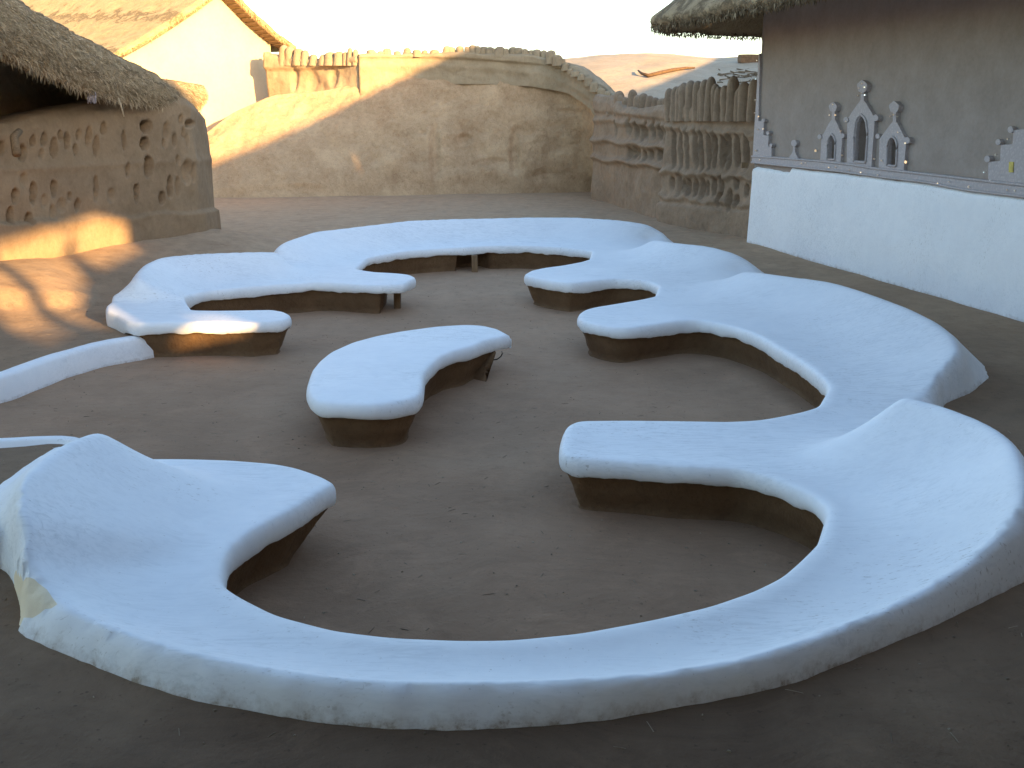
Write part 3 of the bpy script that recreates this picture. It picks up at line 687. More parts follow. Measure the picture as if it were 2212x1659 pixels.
def sf1():
    i = rnd.randrange(0, 238); t = rnd.random() ** .8; p = T3[i] * (1 - t) + B3[i] * t
    b = .1 * math.sin(math.pi * (1 - t)); p = p.copy(); p[:2] += No_[i] * (b - .01)
    d = np.array([No_[i][0], No_[i][1], 0]) * rnd.uniform(.3, 1) + np.array([rnd.gauss(0, .45), rnd.gauss(0, .45), rnd.gauss(-.5, .4)])
    return p, d
straws('straw_edge', sf1, 26000, M_straw, hut, (.025, .085), .0032)
def sf2():
    i = rnd.randrange(0, 238); p = B3[i].copy(); p[:2] += No_[i] * rnd.uniform(-.15, .06)
    return p, np.array([rnd.gauss(0, .35), rnd.gauss(0, .35), -1])
straws('hanging_straw', sf2, 1300, M_straw, hut, (.02, .09), .0035)
pa = D(255, 212, 14.4)
tube('loose_stalk', [pa, D(262, 230, 14.4), D(268, 252, 14.4)], [.012, .012, .008], M_straw, hut)
# peg and hanging cloth under the eave
b0 = D(30, 296, 12.3); tube('wooden_peg', [b0 + np.array([-.02, .2, .06]), b0, D(36, 334, 12.15)], [.04, .045, .05], M_wood, hut)
M_red = simple('coloured_rag', (.38, .34, .36), .8, var=.6, sc=30)
cl = [D(a, b + 3 * math.sin(a), 13.9 + .03 * math.sin(a * .9)) for a in np.linspace(188, 208, 9) for b in np.linspace(200, 222, 5)]
o = mesh('rag', cl, grid_faces(9, 5), M_red); sm = o.modifiers.new('t', 'SOLIDIFY'); sm.thickness = .01
tag(o, 'small pale and pink rag tucked under the thatch edge', 'rag')
# ------------------------------------------------------------------ embankment and far terrain
rA = np.array([U(a, b, .15) for a, b in [(-700, 470), (200, 445), (440, 434), (600, 432), (800, 427), (1000, 424), (1150, 421), (1290, 418), (1370, 425), (1440, 438)]])
rC = np.array([D(*v) for v in [(-700, 330, 24), (200, 340, 26), (440, 292, 27), (500, 245, 27.5), (590, 205, 28), (700, 196, 28.2), (850, 166, 28.2), (1050, 161, 28), (1200, 175, 27.6), (1300, 235, 26.5)]])
rC = np.vstack([rC[:-1], [D(1262, 200, 27.2), D(1318, 300, 25.6)]]); rA = np.vstack([rA[:-2], [U(1340, 420, .15), U(1400, 430, .15), ]]) if 0 else rA
m1 = 300; s1 = np.linspace(0, 1, len(rA)); s2 = np.linspace(0, 1, len(rC))
def dens(Rw, m):
    # parametrise by pixel x so rows stay aligned
    px = np.array([PX(*p)[0] for p in Rw]); o_ = np.argsort(px); q = np.concatenate([np.linspace(-700, 380, 20), np.linspace(384, 1440, m - 20)])
    return np.stack([np.interp(q, px[o_], Rw[o_, k]) for k in range(3)], 1)
A0 = dens(rA, m1); C0 = dens(rC, m1)
ker = np.ones(9) / 9
for Q in (A0, C0):
    for k in range(3): Q[4:-4, k] = np.convolve(Q[:, k], ker, 'valid')
dents = [(940, 330, 8, 48, .16), (1003, 303, 12, 12, .2), (1020, 325, 22, 14, .12), (1112, 330, 8, 38, .16), (1060, 350, 30, 8, .07), (808, 335, 9, 20, .08), (1230, 243, 22, 6, .08), (1268, 305, 18, 22, .07, .6), (1130, 285, 16, 14, .07), (700, 255, 6, 3, .1), (918, 247, 4, 4, .1), (915, 290, 5, 5, .08), (850, 300, 12, 25, .06), (1050, 395, 40, 16, .07), (1180, 380, 30, 12, .06), (640, 410, 60, 8, .05), (1310, 400, 25, 20, .1)]
rows = []; nrow = 90
for j in range(nrow):
    t = j / (nrow - 1); p = A0 * (1 - t) + C0 * t; p = p.copy()
    zz = t ** .8 * float(sstep((t + .015) / .12))
    toe = .12 * max(0, 1 - t * 9) ** 2
    p[:, 2] = A0[:, 2] * (1 - zz) + C0[:, 2] * zz + .0
    px, py = PX(p[:, 0], p[:, 1], p[:, 2])
    dd = blob(px, py, [(a, b, c * 1.15, d * 1.1, e * .7, 1.2) for a, b, c, d, e, *_ in dents])
    nz = np.array([.10 * fbm(q, .55, 51, 2) + .045 * fbm(q, 2.6, 55, 4) for q in p]) * min(1, t * 6) * (1 if t < .97 else 0)
    p[:, 1] -= (dd + nz); p[:, 2] += nz * .4
    rows.append(p)
for t in (1, 4, 12, 30): q = C0.copy(); q[:, 1] += t; q[:, 2] += .0; rows.append(q)
A = np.stack(rows, 1)
tag(mesh('embankment', A.reshape(-1, 3), grid_faces(A.shape[0], A.shape[1]), M_mound), kind='structure')
# small ledge of rock-hard mud on the sunlit shoulder
# wall along the crest of the embankment
cw = empty('crest_wall', tuple(D(980, 161, 28)), 'long mud wall with stubby worn teeth along the top of the sloping bank', 'wall')
cb = [(778, 188, 27.9), (850, 166, 28.1), (925, 161, 28.1), (1050, 160, 27.9), (1150, 165, 27.6), (1215, 178, 27.1), (1262, 212, 26.3), (1300, 262, 25.5), (1335, 330, 24.9)]
ct = [(778, 118), (850, 116), (925, 115), (1050, 114), (1150, 118), (1205, 135), (1255, 165), (1300, 205), (1345, 232)]
path = []
for (a, b, y), (a2, t_) in zip(cb, ct):
    p = D(a, b, y); q = D(a2, t_, y); path.append((p[0], p[1] - .02, p[2] - .25, q[2]))
def cw_disp(px, py):
    led = np.interp(px, [778, 900, 1010, 1100, 1170, 1230, 1300, 1345], [125, 124, 127, 134, 140, 170, 222, 262])
    return (.07 * sstep((led - py) / 4 + .5) - .04) * (1 - .75 * sstep((px - 1130) / 60)) - .15 * sstep((px - 1150) / 60) + .03 * np.exp(-((py - led - 18) / 8) ** 2)
relief_wall('wall', path, cw_disp, M_crest, cw, thick=.5, res=.05, side=-1, wob=.06, topwob=.05)
def cwd(px): return np.interp(px, [c[0] for c in cb], [c[2] for c in cb])
xs = 782
tooth = [(802, 107), (823, 110), (836, 104), (858, 110), (880, 103), (900, 107), (918, 108), (938, 107), (966, 99), (974, 101), (993, 99), (1008, 100), (1021, 97), (1032, 99), (1045, 100), (1058, 101), (1068, 104), (1080, 100), (1093, 104), (1108, 101), (1120, 102), (1134, 105), (1148, 108), (1160, 106), (1175, 108), (1191, 108), (1204, 118), (1211, 125), (1222, 135), (1232, 148), (1243, 152), (1255, 158), (1270, 166), (1284, 176), (1298, 190), (1312, 196), (1328, 205)]
for a, t_ in tooth:
    y = cwd(a) + rnd.uniform(-.05, .1); w = rnd.uniform(5, 9); bt = np.interp(a, [c[0] for c in ct], [c[1] for c in ct])
    spike(cw, D(a + rnd.uniform(-2, 2), bt + 8, y + .08), D(a, t_, y + .08), w / 2208 * y * 1.02, M_crest)
cw2 = empty('side_wall', tuple(D(680, 200, 28.6)), 'short notched mud wall beside the gabled house, sunlit but turned darker', 'wall')
path = []
for a, b, y, t_ in [(578, 208, 29.25, 114), (590, 206, 29.2, 117), (640, 204, 28.9, 120), (675, 202, 28.7, 128), (700, 200, 28.6, 127), (776, 196, 28.0, 117)]:
    p = D(a, b, y); q = D(a, t_, y); path.append((p[0], p[1], p[2] - .3, q[2]))
def sw_disp(px, py):
    led = np.interp(px, [586, 640, 700, 776], [150, 150, 146, 134]); return .09 * sstep((led - py) / 4 + .5) + blob(px, py, [(637, 172, 6, 26, .08, .8), (675, 178, 12, 22, .06, .9), (720, 168, 8, 20, .06, .9)])
relief_wall('wall', path, sw_disp, M_crest, cw2, thick=.4, res=.05, side=-1, wob=.08)
for a, t_, w in [(613, 97, 8), (626, 100, 8), (645, 104, 9), (659, 108, 7), (678, 117, 7), (700, 117, 8), (714, 112, 10), (733, 111, 9), (746, 112, 5), (756, 103, 5), (768, 106, 5)]:
    y = np.interp(a, [586, 776], [29.2, 28.0]); spike(cw2, D(a, 142, y), D(a, t_, y), w / 2208 * y * 1.15, M_crest)
# --- finger fence, far and near sections, right of the embankment
def c3(a, b): return (1152 + .3241 * a, .3241 * b)
f2 = empty('finger_fence', tuple(U(1530, 500, .2)), 'near mud fence of tall finger columns with rows of slots beside the white wall', 'fence')
row_top = [(935, 985), (985, 1000), (1030, 990), (1085, 985), (1120, 1000), (1170, 1010), (1210, 1000), (1265, 1010), (1300, 1010), (1355, 1000), (1415, 1010)]
sl2 = []
for i, (a, b) in enumerate(row_top):
    sl2.append((*c3(a, b), 5.2 if i > 5 else 4.2, (34 if i > 5 else 40) + rnd.uniform(-4, 4), .17 if i > 5 else .14, .6))
for a, b in [(920, 1225), (965, 1235), (1000, 1240), (1035, 1250), (1080, 1255), (1120, 1260), (1155, 1255), (1205, 1240), (1255, 1235), (1350, 1220), (1420, 1270), (1310, 1335), (1240, 1330), (1355, 1340)]:
    sl2.append((*c3(a, b), 4.6, 17 + rnd.uniform(-6, 6), .13, .6))
def f2_disp(px, py):
    d = blob(px, py, sl2); s = (px - 1440) * .075
    for y0, am in ((276, .06), (370 + 0, .075), (424, .06)):
        yy = py - y0 - s * (1.6 if y0 > 400 else 1) - 3 * np.sin(px * .09 + y0) - 2 * np.sin(px * .23 + y0); d += am * np.exp(-(yy / 7) ** 2)
    d += .05 * sstep((260 + s - py) / 8) + .06 * sstep((py - 436 - s * 1.3) / 6)
    return d
pb = [(1432, 478, .2), (1470, 486, .2), (1530, 498, .2), (1590, 508, .2), (1640, 518, .2), (1690, 530, .2)]
path = []
for a, b, zz in [(1452, 462, .2)] + pb:
    p = U(a, b, zz); path.append((p[0], p[1], .1, 0))
p_ = path
tops = [215, 212, 218, 225, 228, 228, 228]
path = [(p[0], p[1], .1, D(PX(p[0], p[1], .2)[0], t_, p[1])[2]) for p, t_ in zip(p_, tops)]
path[0] = (path[1][0] + .25, path[1][1] + .7, .1, path[0][3])
relief_wall('wall', path, f2_disp, M_fence, f2, thick=.35, res=.028, batter=.08, side=-1, wob=.04)
def f2y(px): return np.interp(px, [1432, 1530, 1640], [path[1][1], path[3][1], path[5][1]])
for a, t_, w, dx in [(1446, 190, 8, 2), (1461, 186, 9, -1), (1478, 178, 10, 2), (1493, 173, 9, 0), (1508, 174, 9, 1), (1523, 171, 10, 3), (1537, 165, 9, -4), (1553, 186, 8, 0), (1566, 184, 9, 5), (1585, 163, 10, -3), (1608, 176, 11, 2), (1629, 170, 9, -3), (1470, 184, 8, 0), (1516, 190, 7, 0), (1546, 180, 9, 4), (1597, 190, 8, 0)]:
    y = f2y(a) + .12; spike(f2, D(a + dx, 262, y), D(a, t_, y), w / 2208 * y * 1.2, M_fence)
f1 = empty('finger_fence', tuple(U(1400, 430, .2)), 'far mud fence section with two rows of small slots, behind the near section', 'fence')
sl1 = []
for a, b in [(555, 860), (640, 850), (690, 870), (725, 890), (750, 870), (800, 870), (850, 880), (885, 900)]: sl1.append((*c3(a, b), 4.5, 17, .15, .6))
for a, b in [(640, 1020), (670, 1020), (700, 1025), (745, 1040), (785, 1030), (840, 1030), (870, 1040)]: sl1.append((*c3(a, b), 4.5, 12, .15, .6))
def f1_disp(px, py):
    d = blob(px, py, sl1); s = (px - 1330) * .12
    for y0, am in ((262, .06), (306, .09), (347, .10)): d += am * np.exp(-((py - y0 - s - 2.5 * np.sin(px * .11 + y0)) / 6) ** 2)
    return d + .05 * sstep((250 + s - py) / 8)
path = []
for a, y, t_ in [(1285, 25.4, 205), (1318, 24.6, 210), (1350, 23.4, 232), (1385, 22.3, 235), (1420, 21.3, 228), (1450, 20.7, 225)]:
    q = D(a, t_, y); path.append((q[0], y, .1, q[2]))
relief_wall('wall', path, f1_disp, M_fence, f1, thick=.35, res=.035, batter=.06, side=-1, wob=.05)
for a, t_, w in [(1322, 205, 8), (1338, 196, 9), (1352, 210, 7), (1366, 193, 8), (1378, 205, 8), (1390, 201, 9), (1404, 206, 8), (1416, 210, 7), (1430, 212, 8), (1340, 204, 7), (1441, 208, 7)]:
    y = np.interp(a, [1318, 1450], [24.6, 20.7]) + .15; spike(f1, D(a, 250, y), D(a, t_, y), w / 2208 * y * 1.15, M_fence)
# ------------------------------------------------------------------ dune behind
tp = [(700, 190), (1000, 150), (1225, 129), (1300, 121), (1400, 117), (1460, 120), (1550, 126), (1640, 121), (1800, 115), (2400, 118)]
nx = 150; q = np.linspace(700, 2400, nx); ty = np.interp(q, [a for a, b in tp], [b for a, b in tp]); rows = []
for j in range(60):
    t = j / 59; y = 30 + 26 * t; r_ = []
    for i in range(nx):
        top = D(q[i], ty[i], 56); x = top[0] * y / 56 * (1 if t > 0 else 1); zz = .2 + (top[2] - .2) * (sstep(t * .92 + .08) ** .75)
        v = (x, y, zz); zz += (.16 * fbm(v, .22, 61, 3) + .05 * fbm(v, 1.3, 63, 3)) * (1 - t) ** .4
        r_.append((x, y, zz))
    rows.append(r_)
for k in (1, 2): rows.append([(x, 56 + 20 * k, z_ - 1.2 * k) for (x, y, z_) in rows[59]])
A = np.array(rows).transpose(1, 0, 2)
tag(mesh('hill', A.reshape(-1, 3), grid_faces(A.shape[0], A.shape[1]), M_sand), kind='structure')
def hill_at(px, py):
    best = None
    for y in np.arange(30, 56, .25):
        p = D(px, py, y); t = (y - 30) / 26; i = px
        top = D(px, float(np.interp(px, [a for a, b in tp], [b for a, b in tp])), 56); zz = .2 + (top[2] - .2) * (sstep(t * .92 + .08) ** .75)
        if zz >= p[2]: return np.array([p[0], y, zz])
    return p
bp_ = [hill_at(a, b) + np.array([0, -.05, .08]) for a, b in [(1378, 158), (1386, 164), (1400, 168), (1425, 162), (1450, 156), (1480, 153), (1500, 152)]]
o = tube('fallen_branch', bp_, [.03, .06, .075, .08, .075, .06, .04], simple('branch_bark', (.11, .065, .035), .9)); tag(o, 'long bent branch lying on the sandy hill behind the fence', 'branch')
bp_ = [hill_at(a, b) + np.array([0, -.05, .08]) for a, b in [(1528, 150), (1545, 156), (1560, 160), (1575, 164)]]
M_twig = simple('grey_twig', (.12, .09, .06), .9)
tw = []
k = 0
for i in range(26):
    a = rnd.uniform(1545, 1640); b = rnd.uniform(150, 185); p = hill_at(a, b) + np.array([0, -.02, .05]); d = np.array([rnd.gauss(.6, .5), rnd.gauss(0, .3), rnd.gauss(-.05, .15)])
    tw.append((p, p + d * .5, p + d + np.array([rnd.gauss(0, .1), 0, rnd.gauss(0, .1)])))
V = []; Fc = []
for pts in tw:
    for u_ in range(2):
        a, b = pts[u_], pts[u_ + 1]; k = len(V); r_ = .03; V += [a + (0, 0, r_), a - (0, 0, r_), b - (0, 0, r_ * .6), b + (0, 0, r_ * .6), a + (0, r_, 0), b + (0, r_, 0)]; Fc += [(k, k + 1, k + 2, k + 3), (k, k + 3, k + 5, k + 4), (k + 1, k + 4, k + 5, k + 2)]
o = mesh('brushwood', V, Fc, M_twig, smooth=False); tag(o, 'scattered grey brushwood on the sandy hill beside the hut eave', 'brushwood', kind='stuff')
bq = hill_at(1615, 138); o = box('clay_block', (bq[0], bq[1] - .1, bq[2] + .2), (.9, .4, .38), simple('clay', (.17, .10, .055), .9), rot=.2); tag(o, 'small brown clay block lying near the top of the sandy hill', 'block')
# ------------------------------------------------------------------ gabled house behind the left hut
gh = empty('gabled_house', (-8.5, 29.5, 1.2), 'sunlit plastered house with a straw gable roof behind the pierced hut', 'house')
gd = np.array([.6, .8, 0]); rd = np.array([-.8, .6, 0])
Lc = D(262, 112, 26.6); 
def gcol(px, py):   # a point on the gable plane
    r_ = ray(px, py); nrm = np.array([.8, -.6, 0]); t = (nrm @ (Lc - np.array([0, 0, H]))) / (nrm @ r_); return np.array([0, 0, H]) + r_ * t
apx = gcol(466, -16); Rc = gcol(606, 112); Rw_ = gcol(585, 108)
gw = [gcol(225, 130), gcol(340, 60), gcol(400, 22), gcol(440, 0), apx - np.array([0, 0, .02]), gcol(500, 16), gcol(545, 58), gcol(584, 96)]
gwb = [np.array([p[0], p[1], .6]) for p in gw]
V = []; nG = 40
tgx = np.linspace(0, 1, nG)
top_ = np.stack([np.interp(tgx, np.linspace(0, 1, len(gw)), [p[k] for p in gw]) for k in range(3)], 1)
nz = 24; V = []
for i in range(nG):
    for j in range(nz):
        t = j / (nz - 1); p = top_[i].copy(); p[2] = .6 * (1 - t) + p[2] * t; p += np.array([.8, -.6, 0]) * .04 * fbm(p, .8, 71, 2); V.append(p)
Fg = grid_faces(nG, nz)
nv = len(V); 
side = [top_[-1], top_[-1] + rd * 9, np.array([*(top_[-1] + rd * 9)[:2], .6]), np.array([*top_[-1][:2], .6]), top_[0], top_[0] + rd * 9, np.array([*(top_[0] + rd * 9)[:2], .6]), np.array([*top_[0][:2], .6])]
V += side; Fg += [(nv, nv + 3, nv + 2, nv + 1), (nv + 4, nv + 5, nv + 6, nv + 7)]
mesh('wall', V, Fg, M_gable, gh)
def roof_slope(name, e, a, ext, mat, ridge_rise, thick=.16, ov=.35):
    """ e = eave point, a = apex point on the gable, runs back along rd """
    n_ = 60; m = 24; V = []
    nrm = np.cross(a - e, rd); nrm /= np.linalg.norm(nrm); nrm = nrm if nrm[2] > 0 else -nrm
    for i in range(n_):
        s = i / (n_ - 1)
        for j in range(m):
            t = j / (m - 1); p = (e * (1 - t) + a * t) - rd * ov + rd * (ext + ov) * s; p = p + np.array([0, 0, ridge_rise * t * s - .10 * math.sin(math.pi * t)])
            p = p + nrm * (thick + .03 * fbm(p, 2, 81, 3) + .012 * ((t * 9 + .4 * n1(p, .8, 3)) % 1)); V.append(p)
    k = len(V)
    for i in range(n_):
        s = i / (n_ - 1)
        for j in range(m):
            t = j / (m - 1); p = (e * (1 - t) + a * t) - rd * ov + rd * (ext + ov) * s; V.append(p + np.array([0, 0, ridge_rise * t * s - .10 * math.sin(math.pi * t)]))
    Fc = grid_faces(n_, m) + [tuple(k + v for v in f[::-1]) for f in grid_faces(n_, m)]
    for j in range(m - 1): Fc.append((j, j + 1, k + j + 1, k + j))
    for i in range(n_ - 1): Fc.append((i * m, (i + 1) * m, k + (i + 1) * m, k + i * m)); Fc.append((i * m + m - 1, k + i * m + m - 1, k + (i + 1) * m + m - 1, (i + 1) * m + m - 1))
    o = mesh(name, V, Fc, mat, gh); attr(o, 'row', np.tile(np.linspace(0, 2.2, m), n_ * 2)); return o
eL = gcol(196, 150); roof_slope('roof', eL, apx, 11, M_thatch_gold, .9)
eR = gcol(612, 112); roof_slope('roof', eR, apx, 9, M_thatch_gold, .0, .14, .5)
for i in range(15):
    t = (i + .5) / 15; p = eR * (1 - t) + apx * t + np.array([0, 0, -.10 * math.sin(math.pi * t) - .02]); q = p - rd * .5
    dn = (apx - eR) / np.linalg.norm(apx - eR); w = dn * .05; up_ = np.array([0, 0, -.03])
    mesh('batten', [p - w, p + w, q + w, q - w, p - w + up_, p + w + up_, q + w + up_, q - w + up_], [(0, 1, 2, 3), (7, 6, 5, 4), (0, 4, 5, 1), (1, 5, 6, 2), (2, 6, 7, 3), (3, 7, 4, 0)], M_wood, gh, smooth=False)
for a, b0_, b1_ in [(607, 98, 126), (617, 102, 130)]:
    tube('post', [gcol(a, b0_) - rd * .35, gcol(a + 1, b1_) - rd * .35], .06, M_wood, gh)
def sf3():
    t = rnd.random(); s = rnd.choice((0, 1)); e = eL if s else eR; p = e * (1 - t) + apx * t - rd * (.35 if s else .5) + np.array([0, 0, .08 - .1 * math.sin(math.pi * t)]); return p, np.array([rnd.gauss(.3, .4), rnd.gauss(-.4, .3), rnd.gauss(-.4, .3)])
straws('straw_edge', sf3, 500, straw_mat('gold_straw', (.3, .2, .09), (.6, .46, .25)), gh, (.05, .13), .008)
# ------------------------------------------------------------------ right-hand hut: wall, white dado, relief, roof
W0 = U(1620, 522, .2)[:2]; W1 = U(2212, 693, .2)[:2]; wd = (W1 - W0) / np.linalg.norm(W1 - W0); wnrm = np.array([wd[1], -wd[0]])
if wnrm[0] > 0: wnrm = -wnrm
rh = empty('decorated_hut', (W0[0] + 3, W0[1] - 2, .2), 'large hut with a white painted lower wall, mirrored clay relief and overhanging thatch', 'hut')
def wp(px, py, o=0.):
    r_ = ray(px, py); n3 = np.array([wnrm[0], wnrm[1], 0]); p0 = np.array([W0[0] + wnrm[0] * o, W0[1] + wnrm[1] * o, H]); c_ = np.array([0, 0, H])
    t = (n3 @ (p0 - c_)) / (n3 @ r_); return c_ + r_ * t
def uz(px, py): p = wp(px, py); return (float((p[:2] - W0) @ wd), float(p[2]))
def wpt(u, z_, o=0.): q = W0 + wd * u + wnrm * o; return (q[0], q[1], z_)
def c4(a, b): return (1584 + .3038 * a, .3038 * b)
niche = [[(697, 1130), (700, 1010), (712, 975), (725, 960), (738, 975), (748, 1010), (742, 1130)], [(888, 1140), (893, 960), (905, 870), (920, 840), (935, 825), (952, 842), (965, 870), (973, 960), (960, 1145)], [(1125, 1170), (1128, 1030), (1142, 992), (1160, 978), (1177, 992), (1188, 1035), (1180, 1175)]]
NI = [[uz(*c4(*p)) for p in n] for n in niche]
UE = 12.5; ZT_ = 4.6
usil = [(0, 0)]
outw = [(0, 1.25), (UE, 1.25), (UE, ZT_), (0, ZT_)]
def dense(poly, st=.05, closed=True): return resample(np.array(poly, float), st, 0, closed)
pts = [np.array(outw, float)]; ed = loop_edges(0, 4); k = 4
NID = []
for n in NI:
    q = dense(n, .02); NID.append(q); ed += loop_edges(k, len(q)); k += len(q); pts.append(q)
gu = np.stack([a.ravel() for a in np.meshgrid(np.arange(.06, UE, .12), np.arange(1.3, ZT_, .12))], 1)
for q in NID: gu = gu[(dist(gu, q, True) > .02)]
pts.append(gu); V, Fc = cdt(np.vstack(pts), ed); C = np.array([V[list(f)].mean(0) for f in Fc]); bad = np.zeros(len(C), bool)
for q in NID: bad |= inpoly(C, q)
Fc = [f for f, b in zip(Fc, bad) if not b]
Vw = [wpt(u, z_, .012 * fbm((u, z_), 1.1, 91, 2)) for u, z_ in V]
# niche sides and backs, then the return wall at the far corner
for q in NID:
    k = len(Vw); n = len(q)
    Vw += [wpt(u, z_, .012 * fbm((u, z_), 1.1, 91, 2)) for u, z_ in q] + [wpt(u, z_, -.4) for u, z_ in q]
    Fc = list(Fc) + [(k + i, k + (i + 1) % n, k + n + (i + 1) % n, k + n + i) for i in range(n)] + [tuple(k + n + i for i in range(n))]
mesh('wall', Vw, Fc, M_upper, rh, smooth=False)
q0 = W0; retd = np.array([.8, .6]); V = [(*(q0 + wd * .0 + (wnrm * -.002)), .1), (*(q0 + retd * 6), .1), (*(q0 + retd * 6), ZT_), (*q0 - wnrm * .002 * 0, ZT_)]
mesh('side_wall', [(*(q0 - wnrm * .01), .1), (*(q0 + retd * 6), .1), (*(q0 + retd * 6), ZT_), (*(q0 - wnrm * .01), ZT_)], [(0, 1, 2, 3)], M_upper, rh, smooth=False)
# dado, a thick painted coat slightly proud of the wall with a hand-drawn top
dt = [uz(*c4(*p)) for p in [(150, 1200), (180, 1185), (290, 1208), (410, 1228), (425, 1197), (600, 1215), (860, 1245), (1130, 1280), (1400, 1310), (1700, 1368), (2067, 1410)]]
dt = [(0, dt[0][1])] + dt[1:] + [(UE, dt[-1][1])]
us = np.arange(0, UE, .04); zt = np.interp(us, [a for a, b in dt], [b for a, b in dt]) + np.array([.012 * fbm((u, 0), 3, 95, 3) for u in us])
V = []; nd = 30
for u, zz in zip(us, zt):
    bz = float(.17)
    V.append(wpt(u, zz + .003, -.02))
    for j in range(nd):
        t = j / (nd - 1); z_ = zz * (1 - t) + bz * t; o_ = .035 + .02 * t * t + .012 * fbm((u, z_), 1.3, 97, 3) - (.014 if j == 0 else 0)
        if j == nd - 1: o_ += .02 * fbm((u, 0), 2.5, 99, 3)
        V.append(wpt(u, z_, o_))
n = len(us)
# rounded far corner
V2_ = []
for j in range(nd + 1):
    x, y, z_ = V[j]; V2_.append((*(np.array([x, y]) - wd * .03 - wnrm * .05), z_))
V3_ = [(*(np.array(v[:2]) + retd * 1.5), v[2]) for v in V2_]
A = V3_ + V2_ + V; n += 2
o = mesh('white_dado', A, grid_faces(n, nd + 1), M_white, rh); attr(o, 'edge', np.tile(np.concatenate([[.6], np.linspace(1.2, 0.0, nd) ** 1.0 + .0]), n))
def relief(polys, off_, name, lab=None, holes=()):
    V = []; Fc = []
    for poly in polys:
        q = dense(poly, .025); k = 0; pts = [q]; ed = loop_edges(0, len(q)); k = len(q); hs = []
        for h in holes:
            hq = dense(h, .02)
            if inpoly(hq[:1], q)[0]: pts.append(hq); ed += loop_edges(k, len(hq)); k += len(hq); hs.append(hq)
        v, f = cdt(np.vstack(pts), ed); C = np.array([v[list(t)].mean(0) for t in f]); ok = inpoly(C, q)
        for hq in hs: ok &= ~inpoly(C, hq)
        k0_ = len(V); V += [wpt(a, b, off_) for a, b in v]; Fc += [tuple(k0_ + i for i in t) for t, g_ in zip(f, ok) if g_]
        for lp in [q] + hs:
            k1 = len(V); n_ = len(lp); V += [wpt(a, b, off_) for a, b in lp] + [wpt(a, b, -.01) for a, b in lp]; Fc += [(k1 + i, k1 + (i + 1) % n_, k1 + n_ + (i + 1) % n_, k1 + n_ + i) for i in range(n_)]
    o = mesh(name, V, Fc, M_decor, rh, smooth=False)
    if lab: o['label'] = lab
    return o
def C4(L): return [uz(*c4(*p)) for p in L]
def disc(cx, cy, r, lob=0):
    out = []
    for i in range(28):
        th = 2 * math.pi * i / 28; rr = r * (1 + .07 * math.cos(5 * th - 1.57)) if lob else r; out.append((cx + rr * .85 * math.cos(th), cy - rr * math.sin(th)))
    return C4(out)
bt = [(150, 1105), (290, 1112), (640, 1138), (850, 1160), (1040, 1190), (1230, 1210), (1500, 1240), (1840, 1278), (2067, 1302), (2400, 1345)]
bb = [(2400, 1450), (2067, 1404), (1700, 1362), (1400, 1303), (1130, 1272), (760, 1222), (400, 1186), (150, 1160)]
bpoly = C4(bt + bb); bpoly = [(max(0.0, a), b) for a, b in bpoly]
relief([bpoly], .055, 'relief_band', 'beaded band of clay above the white paint')
for dz_ in (.03, ):
    tube('cord_moulding', [wpt(u, np.interp(u, [p[0] for p in bpoly[:10]], [p[1] for p in bpoly[:10]]) - .015, .06) for u in np.arange(0, 9, .15)], .016, M_decor, rh)
    lo = sorted(bpoly[10:], key=lambda p: p[0]); tube('cord_moulding', [wpt(u, np.interp(u, [p[0] for p in lo], [p[1] for p in lo]) + .015, .06) for u in np.arange(0, 9, .15)], .016, M_decor, rh)
relief([[(max(0, a), b) for a, b in C4([(150, 1130), (165, 865), (185, 470), (192, 380), (203, 380), (206, 470), (200, 700), (196, 860), (235, 865), (232, 960), (270, 965), (266, 1040), (290, 1045), (290, 1125)])]], .045, 'relief_steps', 'stepped clay relief climbing the corner')
[relief([d_], .06, 'relief_knob') for d_ in (disc(235, 858, 14), disc(268, 945, 14), disc(292, 1032, 13))]
tw_ = [([(640, 1150), (650, 965), (668, 945), (700, 880), (738, 830), (765, 885), (790, 950), (798, 965), (785, 1165)], NI[0], [(738, 762, 33), (642, 972, 17), (806, 965, 17)], (738, 745, 840), 'small left arch'),
       ([(830, 1170), (834, 850), (865, 800), (905, 745), (942, 693), (975, 745), (1010, 805), (1030, 850), (1005, 1195)], NI[1], [(947, 615, 42), (830, 852, 20), (1042, 838, 24)], (945, 600, 705), 'tall middle arch'),
       ([(1058, 1200), (1065, 985), (1085, 960), (1130, 900), (1176, 843), (1205, 900), (1240, 970), (1257, 990), (1235, 1225)], NI[2], [(1175, 762, 40), (1057, 968, 19), (1268, 998, 24)], (1175, 745, 855), 'right-hand arch')]
for poly, ni, ds_, (sx, s0, s1_), lab in tw_:
    relief([C4(poly)], .05, 'relief_tower', lab, [ni])
    rimq = dense(ni, .03); tube('arch_moulding', [wpt(a + .0, b, .055) for a, b in (lambda c_: [(c_[0] + (p[0] - c_[0]) * 1.22, c_[1] + (p[1] - c_[1]) * 1.07) for p in rimq])(rimq.mean(0))], .016, M_decor, rh)
    relief([disc(*ds_[0], 1)], .065, 'relief_finial'); relief([disc(*ds_[1])], .065, 'relief_knob'); relief([disc(*ds_[2])], .065, 'relief_knob')
    relief([C4([(sx - 7, s0), (sx + 7, s0), (sx + 12, s1_ + 15), (sx - 12, s1_ + 15)])], .058, 'finial_stem')
relief([C4([(412, 1122), (440, 1085), (446, 1040), (456, 1040), (460, 1085), (480, 1126)])], .045, 'relief_finial', 'small lone finial near the corner')
relief([C4([(1838, 1290), (1842, 1150), (1925, 1145), (1930, 1030), (2015, 1025), (2020, 925), (2130, 915), (2135, 1310)])], .048, 'relief_steps', 'stepped clay relief at the right edge')
[relief([d_], .06, 'relief_knob') for d_ in (disc(1838, 1130, 24), disc(1917, 1010, 22), disc(2005, 922, 24))]
